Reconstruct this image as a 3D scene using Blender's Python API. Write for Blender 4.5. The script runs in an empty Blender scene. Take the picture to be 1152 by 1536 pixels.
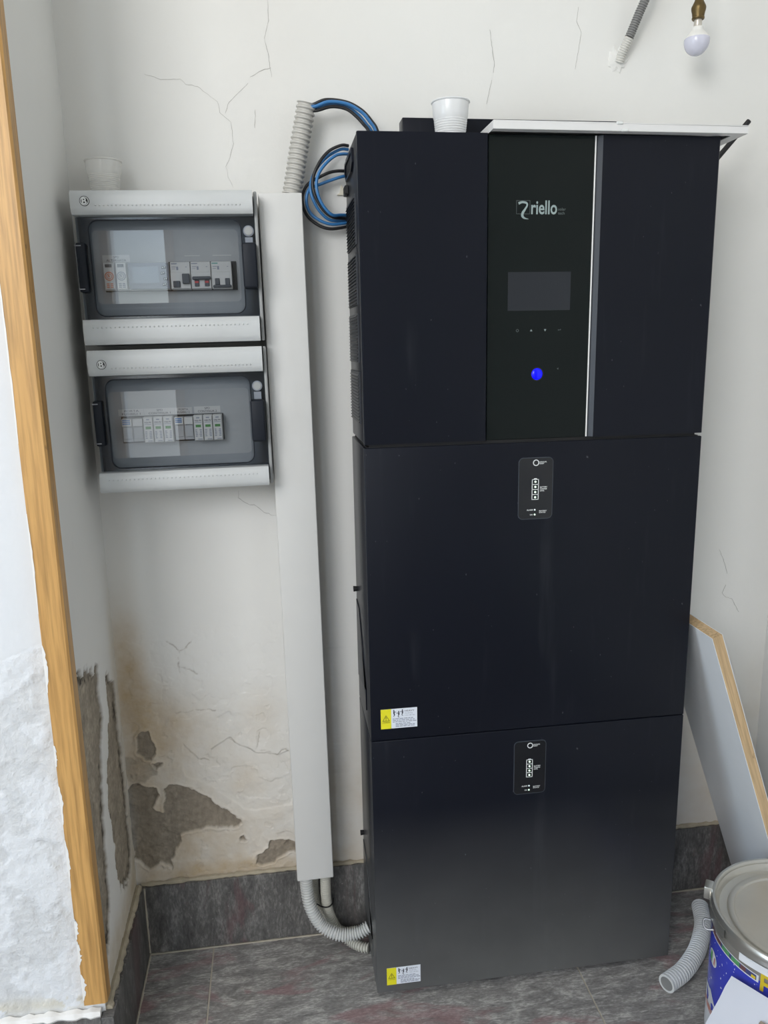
import bpy, bmesh, math, random
import numpy as np
from mathutils import Vector, Matrix

random.seed(7)
rng = np.random.default_rng(7)
scene = bpy.context.scene
col = scene.collection

# ------------------------------------------------------------------ camera
CAM = Vector((-0.1163, -1.0318, 1.0023))
YAW, PITCH, ROLL = -0.13645, 0.21025, -0.02012
FPX = 1177.64
cy_, sy_, cp_, sp_ = math.cos(YAW), math.sin(YAW), math.cos(PITCH), math.sin(PITCH)
fwd = Vector((-sy_ * cp_, cy_ * cp_, -sp_))
rgt0 = Vector((cy_, sy_, 0))
up0 = rgt0.cross(fwd)
rgt = rgt0 * math.cos(ROLL) + up0 * math.sin(ROLL)
upv = up0 * math.cos(ROLL) - rgt0 * math.sin(ROLL)
cam_data = bpy.data.cameras.new('camera')
cam = bpy.data.objects.new('camera', cam_data)
col.objects.link(cam)
m3 = Matrix((rgt, upv, -fwd)).transposed()
cam.matrix_world = Matrix.Translation(CAM) @ m3.to_4x4()
cam_data.sensor_fit = 'VERTICAL'
cam_data.sensor_height = 24.0
cam_data.lens = FPX * 24.0 / 1536.0
cam_data.clip_start = 0.01
scene.camera = cam

# ------------------------------------------------------------------ world, daylight, exposure
world = bpy.data.worlds.new('world')
scene.world = world
world.use_nodes = True
wnt = world.node_tree
bg = wnt.nodes['Background']
sky = wnt.nodes.new('ShaderNodeTexSky')
sky.sky_type = 'NISHITA'
sky.sun_disc = False
sky.sun_elevation = math.radians(50)
sky.sun_rotation = math.radians(150)
wnt.links.new(sky.outputs[0], bg.inputs[0])
bg.inputs[1].default_value = 0.25


def window_light(name, x0, x1, z0, z1, y, power, color, side=False):
    l = bpy.data.lights.new(name, 'AREA')
    l.shape = 'RECTANGLE'
    l.size = x1 - x0
    l.size_y = z1 - z0
    l.energy = power
    l.color = color
    o = bpy.data.objects.new(name, l)
    col.objects.link(o)
    o.location = ((x0 + x1) / 2, y, (z0 + z1) / 2)
    o.rotation_euler = (math.radians(90), 0, 0)   # faces +y, into the room
    if side:                                      # x0,x1 are then y values and y the wall's x; faces +x
        o.location = (y, (x0 + x1) / 2, (z0 + z1) / 2)
        o.rotation_euler = (math.radians(90), 0, math.radians(-90))
    return o


REAR = -2.4
window_light('daylight_window', -2.15, -0.92, 1.30, 2.60, REAR - 0.05, 41, (1.0, 0.975, 0.935))
window_light('daylight_door', -0.765, -0.535, 0.02, 2.2, REAR - 0.05, 4, (0.80, 0.90, 1.0))
window_light('daylight_side_door', -1.95, -0.85, 0.05, 1.45, -2.45, 17, (0.68, 0.84, 1.0), True)

vs = scene.view_settings
vs.view_transform = 'Standard'
vs.look = 'None'
vs.exposure = 0.27
vs.gamma = 1.0
vs.use_curve_mapping = False

# ------------------------------------------------------------------ node helpers / materials
MATS = {}


def new_mat(name):
    m = bpy.data.materials.new(name)
    m.use_nodes = True
    nt = m.node_tree
    b = nt.nodes['Principled BSDF']
    MATS[name] = m
    return m, nt, b


def N(nt, t, **kw):
    n = nt.nodes.new(t)
    for k, v in kw.items():
        setattr(n, k, v)
    return n


def ramp(nt, fac, stops):
    r = N(nt, 'ShaderNodeValToRGB')
    el = r.color_ramp.elements
    while len(el) < len(stops):
        el.new(0.5)
    for e, (p, c) in zip(el, stops):
        e.position = p
        e.color = (*c, 1) if len(c) == 3 else c
    nt.links.new(fac, r.inputs[0])
    return r.outputs[0]


def noise(nt, vec, scale, detail=4, rough=0.55, dist=0.0):
    n = N(nt, 'ShaderNodeTexNoise')
    n.inputs['Scale'].default_value = scale
    n.inputs['Detail'].default_value = detail
    n.inputs['Roughness'].default_value = rough
    n.inputs['Distortion'].default_value = dist
    nt.links.new(vec, n.inputs['Vector'])
    return n.outputs['Fac']


def mixc(nt, fac, a, b, mode='MIX'):
    n = N(nt, 'ShaderNodeMix', data_type='RGBA', blend_type=mode)
    for s, v in ((n.inputs[0], fac), (n.inputs[6], a), (n.inputs[7], b)):
        if hasattr(v, 'is_linked'):
            nt.links.new(v, s)
        elif isinstance(v, (int, float)):
            s.default_value = v
        else:
            s.default_value = (*v, 1) if len(v) == 3 else v
    return n.outputs[2]


def mathn(nt, op, a, b=None, clamp=False):
    n = N(nt, 'ShaderNodeMath', operation=op, use_clamp=clamp)
    for s, v in ((n.inputs[0], a), (n.inputs[1], b)):
        if v is None:
            continue
        if hasattr(v, 'is_linked'):
            nt.links.new(v, s)
        else:
            s.default_value = v
    return n.outputs[0]


def objvec(nt, scale=(1, 1, 1), rot=(0, 0, 0), world=False):
    if world:
        src = N(nt, 'ShaderNodeNewGeometry').outputs['Position']
    else:
        src = N(nt, 'ShaderNodeTexCoord').outputs['Object']
    mp = N(nt, 'ShaderNodeMapping')
    mp.inputs['Scale'].default_value = scale
    mp.inputs['Rotation'].default_value = rot
    nt.links.new(src, mp.inputs['Vector'])
    return mp.outputs[0]


def bump(nt, b, h, strength, dist=0.001, prev=None):
    n = N(nt, 'ShaderNodeBump')
    n.inputs['Strength'].default_value = strength
    n.inputs['Distance'].default_value = dist
    nt.links.new(h, n.inputs['Height'])
    if prev is not None:
        nt.links.new(prev, n.inputs['Normal'])
    nt.links.new(n.outputs[0], b.inputs['Normal'])
    return n.outputs[0]


def plain(name, color, rough=0.5, metal=0.0, var=0.06, scale=60, spec=None, bumpy=0.0):
    """a material with faint procedural mottling"""
    m, nt, b = new_mat(name)
    f = noise(nt, objvec(nt), scale, 3)
    lo = tuple(c * (1 - var) for c in color)
    hi = tuple(min(1, c * (1 + var)) for c in color)
    nt.links.new(mixc(nt, f, lo, hi), b.inputs['Base Color'])
    b.inputs['Roughness'].default_value = rough
    b.inputs['Metallic'].default_value = metal
    if spec is not None:
        b.inputs['Specular IOR Level'].default_value = spec
    if bumpy:
        bump(nt, b, f, bumpy)
    return m


def see_through(name, tint, gloss=1.0, rough=0.02):
    """thin tinted plastic sheet: straight-through tint plus fresnel gloss"""
    m = bpy.data.materials.new(name)
    m.use_nodes = True
    nt = m.node_tree
    nt.nodes.clear()
    out = N(nt, 'ShaderNodeOutputMaterial')
    tr = N(nt, 'ShaderNodeBsdfTransparent')
    f = noise(nt, objvec(nt), 35, 2)
    nt.links.new(mixc(nt, f, tuple(c * 0.95 for c in tint), tuple(min(1, c * 1.05) for c in tint)), tr.inputs[0])
    gl = N(nt, 'ShaderNodeBsdfGlossy')
    gl.inputs['Roughness'].default_value = rough
    lw = N(nt, 'ShaderNodeLayerWeight')
    f5 = mathn(nt, 'POWER', lw.outputs['Facing'], 5.0)
    f5 = mathn(nt, 'ADD', mathn(nt, 'MULTIPLY', f5, 0.9), 0.050)     # both faces of the sheet
    mx = N(nt, 'ShaderNodeMixShader')
    nt.links.new(mathn(nt, 'MULTIPLY', f5, gloss), mx.inputs[0])
    nt.links.new(tr.outputs[0], mx.inputs[1])
    nt.links.new(gl.outputs[0], mx.inputs[2])
    nt.links.new(mx.outputs[0], out.inputs[0])
    MATS[name] = m
    return m


def attr(nt, name):
    a = N(nt, 'ShaderNodeAttribute', attribute_name=name)
    return a.outputs['Fac']


def wall_material(name, paint, bare, stain_col, bump_paint=0.25):
    m, nt, b = new_mat(name)
    v = objvec(nt, world=True)
    big = noise(nt, v, 6, 4)
    fine = noise(nt, v, 120, 5)
    mid = noise(nt, v, 35, 5, 0.65)
    pc = mixc(nt, big, tuple(c * 0.965 for c in paint), tuple(min(1, c * 1.03) for c in paint))
    # small scuffs
    sc = ramp(nt, noise(nt, objvec(nt, (1, 1, 0.35), world=True), 28, 6, 0.7), [(0.70, (0, 0, 0)), (0.80, (1, 1, 1))])
    pc = mixc(nt, mathn(nt, 'MULTIPLY', sc, 0.18), pc, tuple(c * 0.6 for c in paint))
    st = mathn(nt, 'MULTIPLY', attr(nt, 'stain'), mathn(nt, 'ADD', mid, 0.35), clamp=True)
    pc = mixc(nt, st, pc, stain_col)
    bc = mixc(nt, ramp(nt, mid, [(0.32, (0, 0, 0)), (0.68, (1, 1, 1))]), tuple(c * 0.66 for c in bare), tuple(c * 1.25 for c in bare))
    strk = ramp(nt, noise(nt, objvec(nt, (1, 1, 0.22), world=True), 110, 5, 0.7), [(0.52, (0, 0, 0)), (0.66, (1, 1, 1))])
    bc = mixc(nt, mathn(nt, 'MULTIPLY', strk, 0.45), bc, tuple(c * 0.4 for c in bare))
    bc = mixc(nt, ramp(nt, fine, [(0.35, (0.6, 0.6, 0.6)), (0.65, (0, 0, 0))]), bc, tuple(c * 0.55 for c in bare))
    grime = attr(nt, 'grime')
    bc = mixc(nt, mathn(nt, 'MULTIPLY', grime, ramp(nt, mid, [(0.4, (0, 0, 0)), (0.6, (1, 1, 1))])), bc, tuple(c * 0.16 for c in bare))
    msk = attr(nt, 'bare')
    cc = mixc(nt, msk, pc, bc)
    nt.links.new(cc, b.inputs['Base Color'])
    b.inputs['Roughness'].default_value = 0.85
    b.inputs['Specular IOR Level'].default_value = 0.25
    hgt = mathn(nt, 'ADD', mathn(nt, 'MULTIPLY', mid, 0.7), mathn(nt, 'MULTIPLY', fine, 0.3))
    rgh = mathn(nt, 'ADD', mathn(nt, 'MULTIPLY', msk, 1.2), bump_paint)
    rgh = mathn(nt, 'ADD', rgh, mathn(nt, 'MULTIPLY', attr(nt, 'rough'), 1.0))
    hgt = mathn(nt, 'MULTIPLY', hgt, rgh)
    bump(nt, b, hgt, 0.55, 0.004)
    return m


PAINT = (0.78, 0.775, 0.75)
wall_material('wall_paint', PAINT, (0.43, 0.37, 0.295), (0.50, 0.37, 0.21))
wall_material('wall_paint_left', PAINT, (0.43, 0.375, 0.30), (0.55, 0.46, 0.32))
wall_material('wall_paint_fresh', (0.70, 0.72, 0.745), (0.55, 0.55, 0.535), (0.6, 0.55, 0.42), 0.5)
plain('room_paint', (0.76, 0.755, 0.735), 0.9, var=0.03, scale=5)
plain('room_paint_grey', (0.60, 0.58, 0.545), 0.9, var=0.03, scale=5)
plain('ceiling_paint', (0.86, 0.85, 0.82), 0.9, var=0.02, scale=4)
plain('crack_line', (0.42, 0.41, 0.39), 0.9, var=0.3, scale=80)
plain('mortar', (0.42, 0.37, 0.28), 0.9, var=0.35, scale=70, bumpy=0.6)
plain('flake_plaster', (0.74, 0.70, 0.58), 0.8, var=0.1)


def slate(name, rot, stretch, seedshift, gain=1.0):
    m, nt, b = new_mat(name)
    v = objvec(nt, stretch, rot, world=True)
    add = N(nt, 'ShaderNodeVectorMath', operation='ADD')
    nt.links.new(v, add.inputs[0])
    add.inputs[1].default_value = seedshift
    v = add.outputs[0]
    st = noise(nt, v, 16, 8, 0.74, 0.5)
    fn = noise(nt, v, 95, 6, 0.7)
    base = ramp(nt, mathn(nt, 'ADD', mathn(nt, 'MULTIPLY', st, 0.6), mathn(nt, 'MULTIPLY', fn, 0.4)),
                [(0.33, tuple(gain * q for q in (0.040, 0.039, 0.039))), (0.5, tuple(gain * q for q in (0.105, 0.102, 0.099))), (0.66, tuple(gain * q for q in (0.26, 0.255, 0.245)))])
    ve = noise(nt, v, 4.0, 5, 0.6, 1.2)
    vm = ramp(nt, ve, [(0.545, (0, 0, 0)), (0.63, (1, 1, 1))])
    vein = mixc(nt, fn, tuple(gain * q for q in (0.055, 0.028, 0.032)), tuple(gain * q for q in (0.17, 0.10, 0.105)))
    c = mixc(nt, mathn(nt, 'MULTIPLY', vm, 0.62), base, vein)
    sp = ramp(nt, noise(nt, objvec(nt, world=True), 260, 2), [(0.735, (0, 0, 0)), (0.76, (1, 1, 1))])
    c = mixc(nt, mathn(nt, 'MULTIPLY', sp, 0.5), c, (0.6, 0.58, 0.55))
    nt.links.new(c, b.inputs['Base Color'])
    b.inputs['Roughness'].default_value = 0.5
    b.inputs['Specular IOR Level'].default_value = 0.4
    bump(nt, b, fn, 0.35, 0.0012)
    return m


slate('slate_floor', (0, 0, 0.22), (1.3, 4.2, 1.0), (0.3, 0.9, 0), 2.5)
slate('slate_skirting', (0, 0.35, 0), (3.0, 1.0, 1.0), (2.2, 0.2, 0.4), 1.3)
slate('slate_skirting_side', (0.2, 0, 0), (1.0, 2.6, 0.8), (1.2, 0.2, 0.4))
plain('grout', (0.46, 0.42, 0.35), 0.9, var=0.2, scale=90)


def wood(name, lo, hi, rough=0.4):
    m, nt, b = new_mat(name)
    v = objvec(nt, (14, 14, 1.2))
    f = noise(nt, v, 3, 6, 0.6, 1.5)
    f2 = noise(nt, objvec(nt, (60, 60, 2.5)), 4, 4)
    c = mixc(nt, f, lo, hi)
    c = mixc(nt, ramp(nt, f2, [(0.42, (0, 0, 0)), (0.72, (0.75, 0.75, 0.75))]), c, tuple(x * 0.55 for x in lo))
    sp = ramp(nt, noise(nt, objvec(nt, (1, 1, 0.6)), 60, 2), [(0.73, (0, 0, 0)), (0.77, (1, 1, 1))])
    c = mixc(nt, mathn(nt, 'MULTIPLY', sp, 0.6), c, tuple(x * 0.35 for x in lo))
    nt.links.new(c, b.inputs['Base Color'])
    b.inputs['Roughness'].default_value = rough
    bump(nt, b, f2, 0.1)
    return m


wood('varnished_pine', (0.50, 0.265, 0.080), (0.66, 0.39, 0.135))
wood('raw_chipboard', (0.55, 0.37, 0.19), (0.70, 0.52, 0.32), 0.8)
plain('white_laminate', (0.84, 0.87, 0.90), 0.3, var=0.02)


def black_paint(name, haze):
    m, nt, b = new_mat(name)
    v = objvec(nt)
    big = noise(nt, v, 7, 4)
    base = mixc(nt, big, (0.0040, 0.0054, 0.0105), (0.0066, 0.0082, 0.0145))
    # vertical wipe marks and tiny white scratches
    wm = ramp(nt, noise(nt, objvec(nt, (22, 22, 2.0)), 1.6, 4, 0.6), [(0.60, (0, 0, 0)), (0.80, (1, 1, 1))])
    base = mixc(nt, mathn(nt, 'MULTIPLY', wm, 0.05), base, (0.20, 0.21, 0.23))
    sc = ramp(nt, noise(nt, objvec(nt, (1, 1, 0.6)), 210, 1), [(0.80, (0, 0, 0)), (0.83, (1, 1, 1))])
    base = mixc(nt, mathn(nt, 'MULTIPLY', sc, 0.22), base, (0.35, 0.36, 0.38))
    if haze:
        # pale haze of light painted into the coat colour, strongest at the bottom
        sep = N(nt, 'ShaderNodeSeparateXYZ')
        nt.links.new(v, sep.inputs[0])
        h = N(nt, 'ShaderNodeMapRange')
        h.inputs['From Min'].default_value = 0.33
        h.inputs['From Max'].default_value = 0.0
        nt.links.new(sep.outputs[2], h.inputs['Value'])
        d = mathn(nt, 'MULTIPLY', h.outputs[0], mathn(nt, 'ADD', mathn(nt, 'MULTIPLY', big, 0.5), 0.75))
        d = mathn(nt, 'MULTIPLY', mathn(nt, 'POWER', d, 1.3), haze, clamp=True)
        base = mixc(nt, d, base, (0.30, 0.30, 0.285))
    nt.links.new(base, b.inputs['Base Color'])
    b.inputs['Roughness'].default_value = 0.32
    b.inputs['Specular IOR Level'].default_value = 0.2
    fine = noise(nt, v, 900, 2)
    bump(nt, b, fine, 0.06, 0.0005)
    return m


black_paint('black_powder_coat', 0)
black_paint('black_powder_coat_haze', 0.42)
m, nt, b = new_mat('fascia_glass')
f = noise(nt, objvec(nt), 5, 3)
nt.links.new(mixc(nt, f, (0.0045, 0.0075, 0.0075), (0.0075, 0.0105, 0.0100)), b.inputs['Base Color'])
b.inputs['Roughness'].default_value = 0.12
b.inputs['Specular IOR Level'].default_value = 0.16
plain('display_off', (0.0085, 0.0115, 0.0175), 0.3, var=0.05, scale=300)
plain('satin_steel', (0.32, 0.335, 0.36), 0.35, 0.7, 0.05)
plain('bevel_grey', (0.036, 0.041, 0.052), 0.45, var=0.05)
plain('bright_edge', (0.88, 0.88, 0.86), 0.3, 0.0, 0.04)
plain('print_grey', (0.30, 0.37, 0.37), 0.5, var=0.05)
plain('print_dim', (0.10, 0.12, 0.12), 0.5, var=0.05)
plain('print_white', (0.75, 0.77, 0.76), 0.5, var=0.03)
plain('gloss_black', (0.006, 0.007, 0.010), 0.08, var=0.1)
plain('matt_black', (0.008, 0.008, 0.009), 0.6, var=0.1)
plain('dark_grille', (0.03, 0.033, 0.04), 0.5, var=0.1)


def emit(name, color, strength):
    m, nt, b = new_mat(name)
    f = noise(nt, objvec(nt), 200, 1)
    nt.links.new(mixc(nt, f, tuple(c * 0.95 for c in color), color), b.inputs['Base Color'])
    nt.links.new(mixc(nt, f, tuple(c * 0.95 for c in color), color), b.inputs['Emission Color'])
    b.inputs['Emission Strength'].default_value = strength
    b.inputs['Roughness'].default_value = 0.15
    return m


emit('blue_light', (0.0, 0.0, 0.85), 0.9)
emit('led_green', (0.72, 0.95, 0.74), 0.85)
emit('led_white', (0.75, 0.85, 0.85), 0.5)

plain('sticker_yellow', (0.78, 0.72, 0.02), 0.45, var=0.03)
plain('sticker_white', (0.74, 0.78, 0.85), 0.45, var=0.02)
plain('print_black', (0.03, 0.03, 0.05), 0.6, var=0.1)
plain('print_text_grey', (0.25, 0.27, 0.33), 0.6, var=0.1)
plain('print_olive', (0.20, 0.19, 0.02), 0.6, var=0.1)
plain('box_plastic', (0.55, 0.57, 0.575), 0.42, var=0.02)
plain('box_plastic_base', (0.34, 0.35, 0.35), 0.5, var=0.02)
plain('inner_plate_grey', (0.42, 0.435, 0.44), 0.6, var=0.03)
plain('black_plastic', (0.010, 0.013, 0.020), 0.5, var=0.1, spec=0.25)
see_through('smoked_frame', (0.40, 0.43, 0.47), 0.8, 0.12)
see_through('smoked_edge', (0.58, 0.61, 0.65), 0.8, 0.08)
see_through('clear_pane', (0.70, 0.72, 0.745), 1.0, 0.01)
plain('module_white', (0.60, 0.60, 0.585), 0.5, var=0.03)
plain('module_grey', (0.42, 0.43, 0.44), 0.5, var=0.03)
plain('meter_blue_grey', (0.22, 0.245, 0.29), 0.5, var=0.03)
plain('lcd_off', (0.24, 0.28, 0.33), 0.2, var=0.05)
plain('switch_dark', (0.05, 0.06, 0.075), 0.45, var=0.05)
plain('red_flag', (0.55, 0.05, 0.05), 0.5, var=0.05)
plain('orange_print', (0.62, 0.20, 0.10), 0.5, var=0.05)
plain('blue_print', (0.06, 0.16, 0.36), 0.5, var=0.1)
plain('green_flag', (0.05, 0.22, 0.04), 0.4, var=0.05)
plain('teal_print', (0.05, 0.30, 0.26), 0.5, var=0.05)
plain('trunking_white', (0.70, 0.70, 0.685), 0.38, var=0.02, scale=14)
plain('conduit_grey', (0.52, 0.51, 0.48), 0.5, var=0.04)
plain('conduit_pale', (0.62, 0.63, 0.62), 0.45, var=0.04)
plain('conduit_beige', (0.56, 0.55, 0.49), 0.45, var=0.04)
plain('conduit_silver', (0.68, 0.71, 0.74), 0.4, var=0.04)
plain('conduit_dark', (0.22, 0.22, 0.215), 0.5, var=0.08)
plain('conduit_painted', (0.68, 0.67, 0.63), 0.7, var=0.05)
plain('cable_black', (0.018, 0.018, 0.02), 0.4, var=0.1)
plain('cable_blue', (0.040, 0.185, 0.44), 0.35, var=0.06)
plain('tray_white', (0.74, 0.735, 0.73), 0.35, var=0.02)
plain('brass_old', (0.15, 0.105, 0.045), 0.4, 0.85, 0.25, 40)
plain('clear_steel', (0.62, 0.58, 0.52), 0.3, 0.6, 0.1)
plain('bulb_white', (0.80, 0.79, 0.76), 0.4, var=0.02)
m, nt, b = new_mat('bulb_opal')
f = noise(nt, objvec(nt), 20, 1)
nt.links.new(mixc(nt, f, (0.62, 0.62, 0.72), (0.66, 0.66, 0.75)), b.inputs['Base Color'])
b.inputs['Roughness'].default_value = 0.12
b.inputs['Subsurface Weight'].default_value = 0.25
b.inputs['Subsurface Radius'].default_value = (0.01, 0.01, 0.01)


def cup_mat(name, color, trans):
    m, nt, b = new_mat(name)
    nt.nodes.remove(b)
    out = nt.nodes['Material Output']
    f = noise(nt, objvec(nt), 60, 2)
    c = mixc(nt, f, tuple(x * 0.97 for x in color), color)
    d = N(nt, 'ShaderNodeBsdfDiffuse')
    t = N(nt, 'ShaderNodeBsdfTranslucent')
    tp = N(nt, 'ShaderNodeBsdfTransparent')
    g = N(nt, 'ShaderNodeBsdfGlossy')
    g.inputs['Roughness'].default_value = 0.2
    nt.links.new(c, d.inputs[0])
    nt.links.new(c, t.inputs[0])
    m1 = N(nt, 'ShaderNodeMixShader'); m1.inputs[0].default_value = 0.28
    nt.links.new(d.outputs[0], m1.inputs[1]); nt.links.new(t.outputs[0], m1.inputs[2])
    m2 = N(nt, 'ShaderNodeMixShader'); m2.inputs[0].default_value = trans
    nt.links.new(m1.outputs[0], m2.inputs[1]); nt.links.new(tp.outputs[0], m2.inputs[2])
    m3_ = N(nt, 'ShaderNodeMixShader')
    m3_.inputs[0].default_value = 0.05
    nt.links.new(m2.outputs[0], m3_.inputs[1]); nt.links.new(g.outputs[0], m3_.inputs[2])
    nt.links.new(m3_.outputs[0], out.inputs[0])


cup_mat('cup_white', (0.93, 0.94, 0.95), 0.04)
cup_mat('cup_translucent', (0.90, 0.89, 0.86), 0.35)
plain('tinplate', (0.62, 0.61, 0.57), 0.28, 0.9, 0.12, 25)
plain('tinplate_lid', (0.60, 0.585, 0.54), 0.33, 0.75, 0.08, 18)
plain('tin_worn', (0.34, 0.32, 0.29), 0.5, 0.5, 0.2, 30)
m, nt, b = new_mat('bucket_blue')
v = objvec(nt)
f = noise(nt, v, 12, 3)
c = mixc(nt, f, (0.030, 0.045, 0.46), (0.055, 0.07, 0.56))
sp = ramp(nt, noise(nt, v, 170, 1), [(0.71, (0, 0, 0)), (0.74, (1, 1, 1))])
nt.links.new(mixc(nt, sp, c, (0.75, 0.77, 0.85)), b.inputs['Base Color'])
b.inputs['Roughness'].default_value = 0.25
plain('label_white', (0.74, 0.76, 0.80), 0.35, var=0.03)
plain('label_yellow', (0.68, 0.52, 0.03), 0.35, var=0.05)
plain('label_green', (0.10, 0.33, 0.13), 0.35, var=0.4, scale=150)
plain('label_brown', (0.16, 0.07, 0.07), 0.35, var=0.3, scale=120)
plain('label_red', (0.55, 0.22, 0.18), 0.35, var=0.05)
plain('label_navy', (0.06, 0.07, 0.20), 0.35, var=0.3, scale=120)
plain('paper_white', (0.74, 0.77, 0.86), 0.7, var=0.02, scale=20)
plain('kraft', (0.33, 0.27, 0.22), 0.8, var=0.08)
plain('splash_white', (0.80, 0.79, 0.77), 0.7, var=0.05)

# ------------------------------------------------------------------ mesh helpers


def link(name, me, mat, parent=None):
    o = bpy.data.objects.new(name, me)
    col.objects.link(o)
    if mat is not None:
        if isinstance(mat, str):
            mat = MATS[mat]
        if not me.materials:
            me.materials.append(mat)
    if parent is not None:
        o.parent = parent
    return o


def fin(name, bm, mat, parent=None, smooth=False, shift=None):
    if shift is not None:
        bmesh.ops.translate(bm, vec=-Vector(shift), verts=bm.verts)
    bmesh.ops.recalc_face_normals(bm, faces=bm.faces)
    me = bpy.data.meshes.new(name)
    bm.to_mesh(me)
    bm.free()
    if smooth:
        me.polygons.foreach_set('use_smooth', [True] * len(me.polygons))
        try:
            me.set_sharp_from_angle(angle=math.radians(40))
        except Exception:
            pass
    return link(name, me, mat, parent)


def base_of(parent):
    """offset of a thing's origin, for parts that are modelled in world coordinates"""
    p = parent
    while p.parent is not None:
        p = p.parent
    return Vector(p.location)


def thing(name, label, cat, loc=(0, 0, 0), rot=(0, 0, 0), group=None):
    o = bpy.data.objects.new(name, None)
    col.objects.link(o)
    o.empty_display_size = 0.02
    o.location = loc
    o.rotation_euler = rot
    o['label'] = label
    o['category'] = cat
    if group:
        o['group'] = group
    return o


def tag(o, label, cat, group=None):
    o['label'] = label
    o['category'] = cat
    if group:
        o['group'] = group
    return o


def struct(o):
    o['kind'] = 'structure'
    return o


def bm_box(x0, x1, y0, y1, z0, z1, bev=0.0, seg=2, bm=None):
    own = bm is None
    if own:
        bm = bmesh.new()
    vs_ = [bm.verts.new((x, y, z)) for x in (x0, x1) for y in (y0, y1) for z in (z0, z1)]
    q = [(0, 1, 3, 2), (4, 6, 7, 5), (0, 4, 5, 1), (2, 3, 7, 6), (0, 2, 6, 4), (1, 5, 7, 3)]
    fs = [bm.faces.new([vs_[i] for i in f]) for f in q]
    if bev > 0:
        es = list({e for f in fs for e in f.edges})
        bmesh.ops.bevel(bm, geom=es, offset=bev, segments=seg, affect='EDGES', profile=0.5)
    return bm


def box(name, x0, x1, y0, y1, z0, z1, mat, parent=None, bev=0.0, seg=2, world=False):
    bm = bm_box(x0, x1, y0, y1, z0, z1, bev, seg)
    sh = base_of(parent) if (world and parent is not None) else None
    return fin(name, bm, mat, parent, smooth=bev > 0, shift=sh)


def bm_prism(poly, axis, a, b, bm=None):
    """extrude a 2D polygon; axis 'y': poly is (x,z); 'x': poly is (y,z); 'z': (x,y)"""
    if bm is None:
        bm = bmesh.new()

    def P(p, t):
        if axis == 'y':
            return (p[0], t, p[1])
        if axis == 'x':
            return (t, p[0], p[1])
        return (p[0], p[1], t)
    A = [bm.verts.new(P(p, a)) for p in poly]
    B = [bm.verts.new(P(p, b)) for p in poly]
    n = len(poly)
    bm.faces.new(A)
    bm.faces.new(B)
    for i in range(n):
        bm.faces.new((A[i], A[(i + 1) % n], B[(i + 1) % n], B[i]))
    return bm


def rrect(x0, x1, z0, z1, r, n=6):
    pts = []
    for cx, cz, a0 in ((x1 - r, z1 - r, 0), (x0 + r, z1 - r, 90), (x0 + r, z0 + r, 180), (x1 - r, z0 + r, 270)):
        for k in range(n + 1):
            a = math.radians(a0 + 90 * k / n)
            pts.append((cx + r * math.cos(a), cz + r * math.sin(a)))
    return pts


def circle(cx, cz, r, n=24):
    return [(cx + r * math.cos(2 * math.pi * k / n), cz + r * math.sin(2 * math.pi * k / n)) for k in range(n)]


def bm_ring(outer, inner, y0, y1, bm=None):
    """flat ring between two loops of equal length in the xz plane, thickness y0..y1"""
    if bm is None:
        bm = bmesh.new()
    n = len(outer)
    L = [[bm.verts.new((p[0], y, p[1])) for p in lp] for lp in (outer, inner) for y in (y0, y1)]
    o0, o1, i0, i1 = L
    for k in range(n):
        j = (k + 1) % n
        for a, b_ in ((o0, o1), (o1, i1), (i1, i0), (i0, o0)):
            bm.faces.new((a[k], a[j], b_[j], b_[k]))
    return bm


def bm_loft(loops, cap=True, bm=None):
    if bm is None:
        bm = bmesh.new()
    R = [[bm.verts.new(p) for p in lp] for lp in loops]
    n = len(R[0])
    for a, b_ in zip(R[:-1], R[1:]):
        for k in range(n):
            j = (k + 1) % n
            bm.faces.new((a[k], a[j], b_[j], b_[k]))
    if cap:
        bm.faces.new(R[0])
        bm.faces.new(R[-1])
    return bm


def bm_lathe(prof, cx, cy, n=48, a0=0.0, a1=360.0, bm=None):
    if bm is None:
        bm = bmesh.new()
    full = abs(a1 - a0 - 360) < 1e-6
    cnt = n if full else n + 1
    R = []
    for r, z in prof:
        R.append([bm.verts.new((cx + r * math.cos(math.radians(a0 + (a1 - a0) * k / n)),
                                cy + r * math.sin(math.radians(a0 + (a1 - a0) * k / n)), z)) for k in range(cnt)])
    for a, b_ in zip(R[:-1], R[1:]):
        for k in range(n):
            j = (k + 1) % cnt
            bm.faces.new((a[k], a[j], b_[j], b_[k]))
    return bm


def spline(pts, step):
    """Catmull-Rom through pts, resampled at an even step"""
    P = [np.array(p, float) for p in pts]
    P = [2 * P[0] - P[1]] + P + [2 * P[-1] - P[-2]]
    out = []
    for i in range(1, len(P) - 2):
        p0, p1, p2, p3 = P[i - 1:i + 3]
        for t in np.linspace(0, 1, 24, endpoint=False):
            out.append(0.5 * (2 * p1 + (p2 - p0) * t + (2 * p0 - 5 * p1 + 4 * p2 - p3) * t * t + (3 * p1 - p0 - 3 * p2 + p3) * t ** 3))
    out.append(P[-2])
    A = np.array(out)
    d = np.r_[0, np.cumsum(np.linalg.norm(np.diff(A, axis=0), axis=1))]
    n = max(4, int(d[-1] / step))
    s = np.linspace(0, d[-1], n + 1)
    return np.c_[[np.interp(s, d, A[:, k]) for k in range(3)]].T, s


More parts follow.
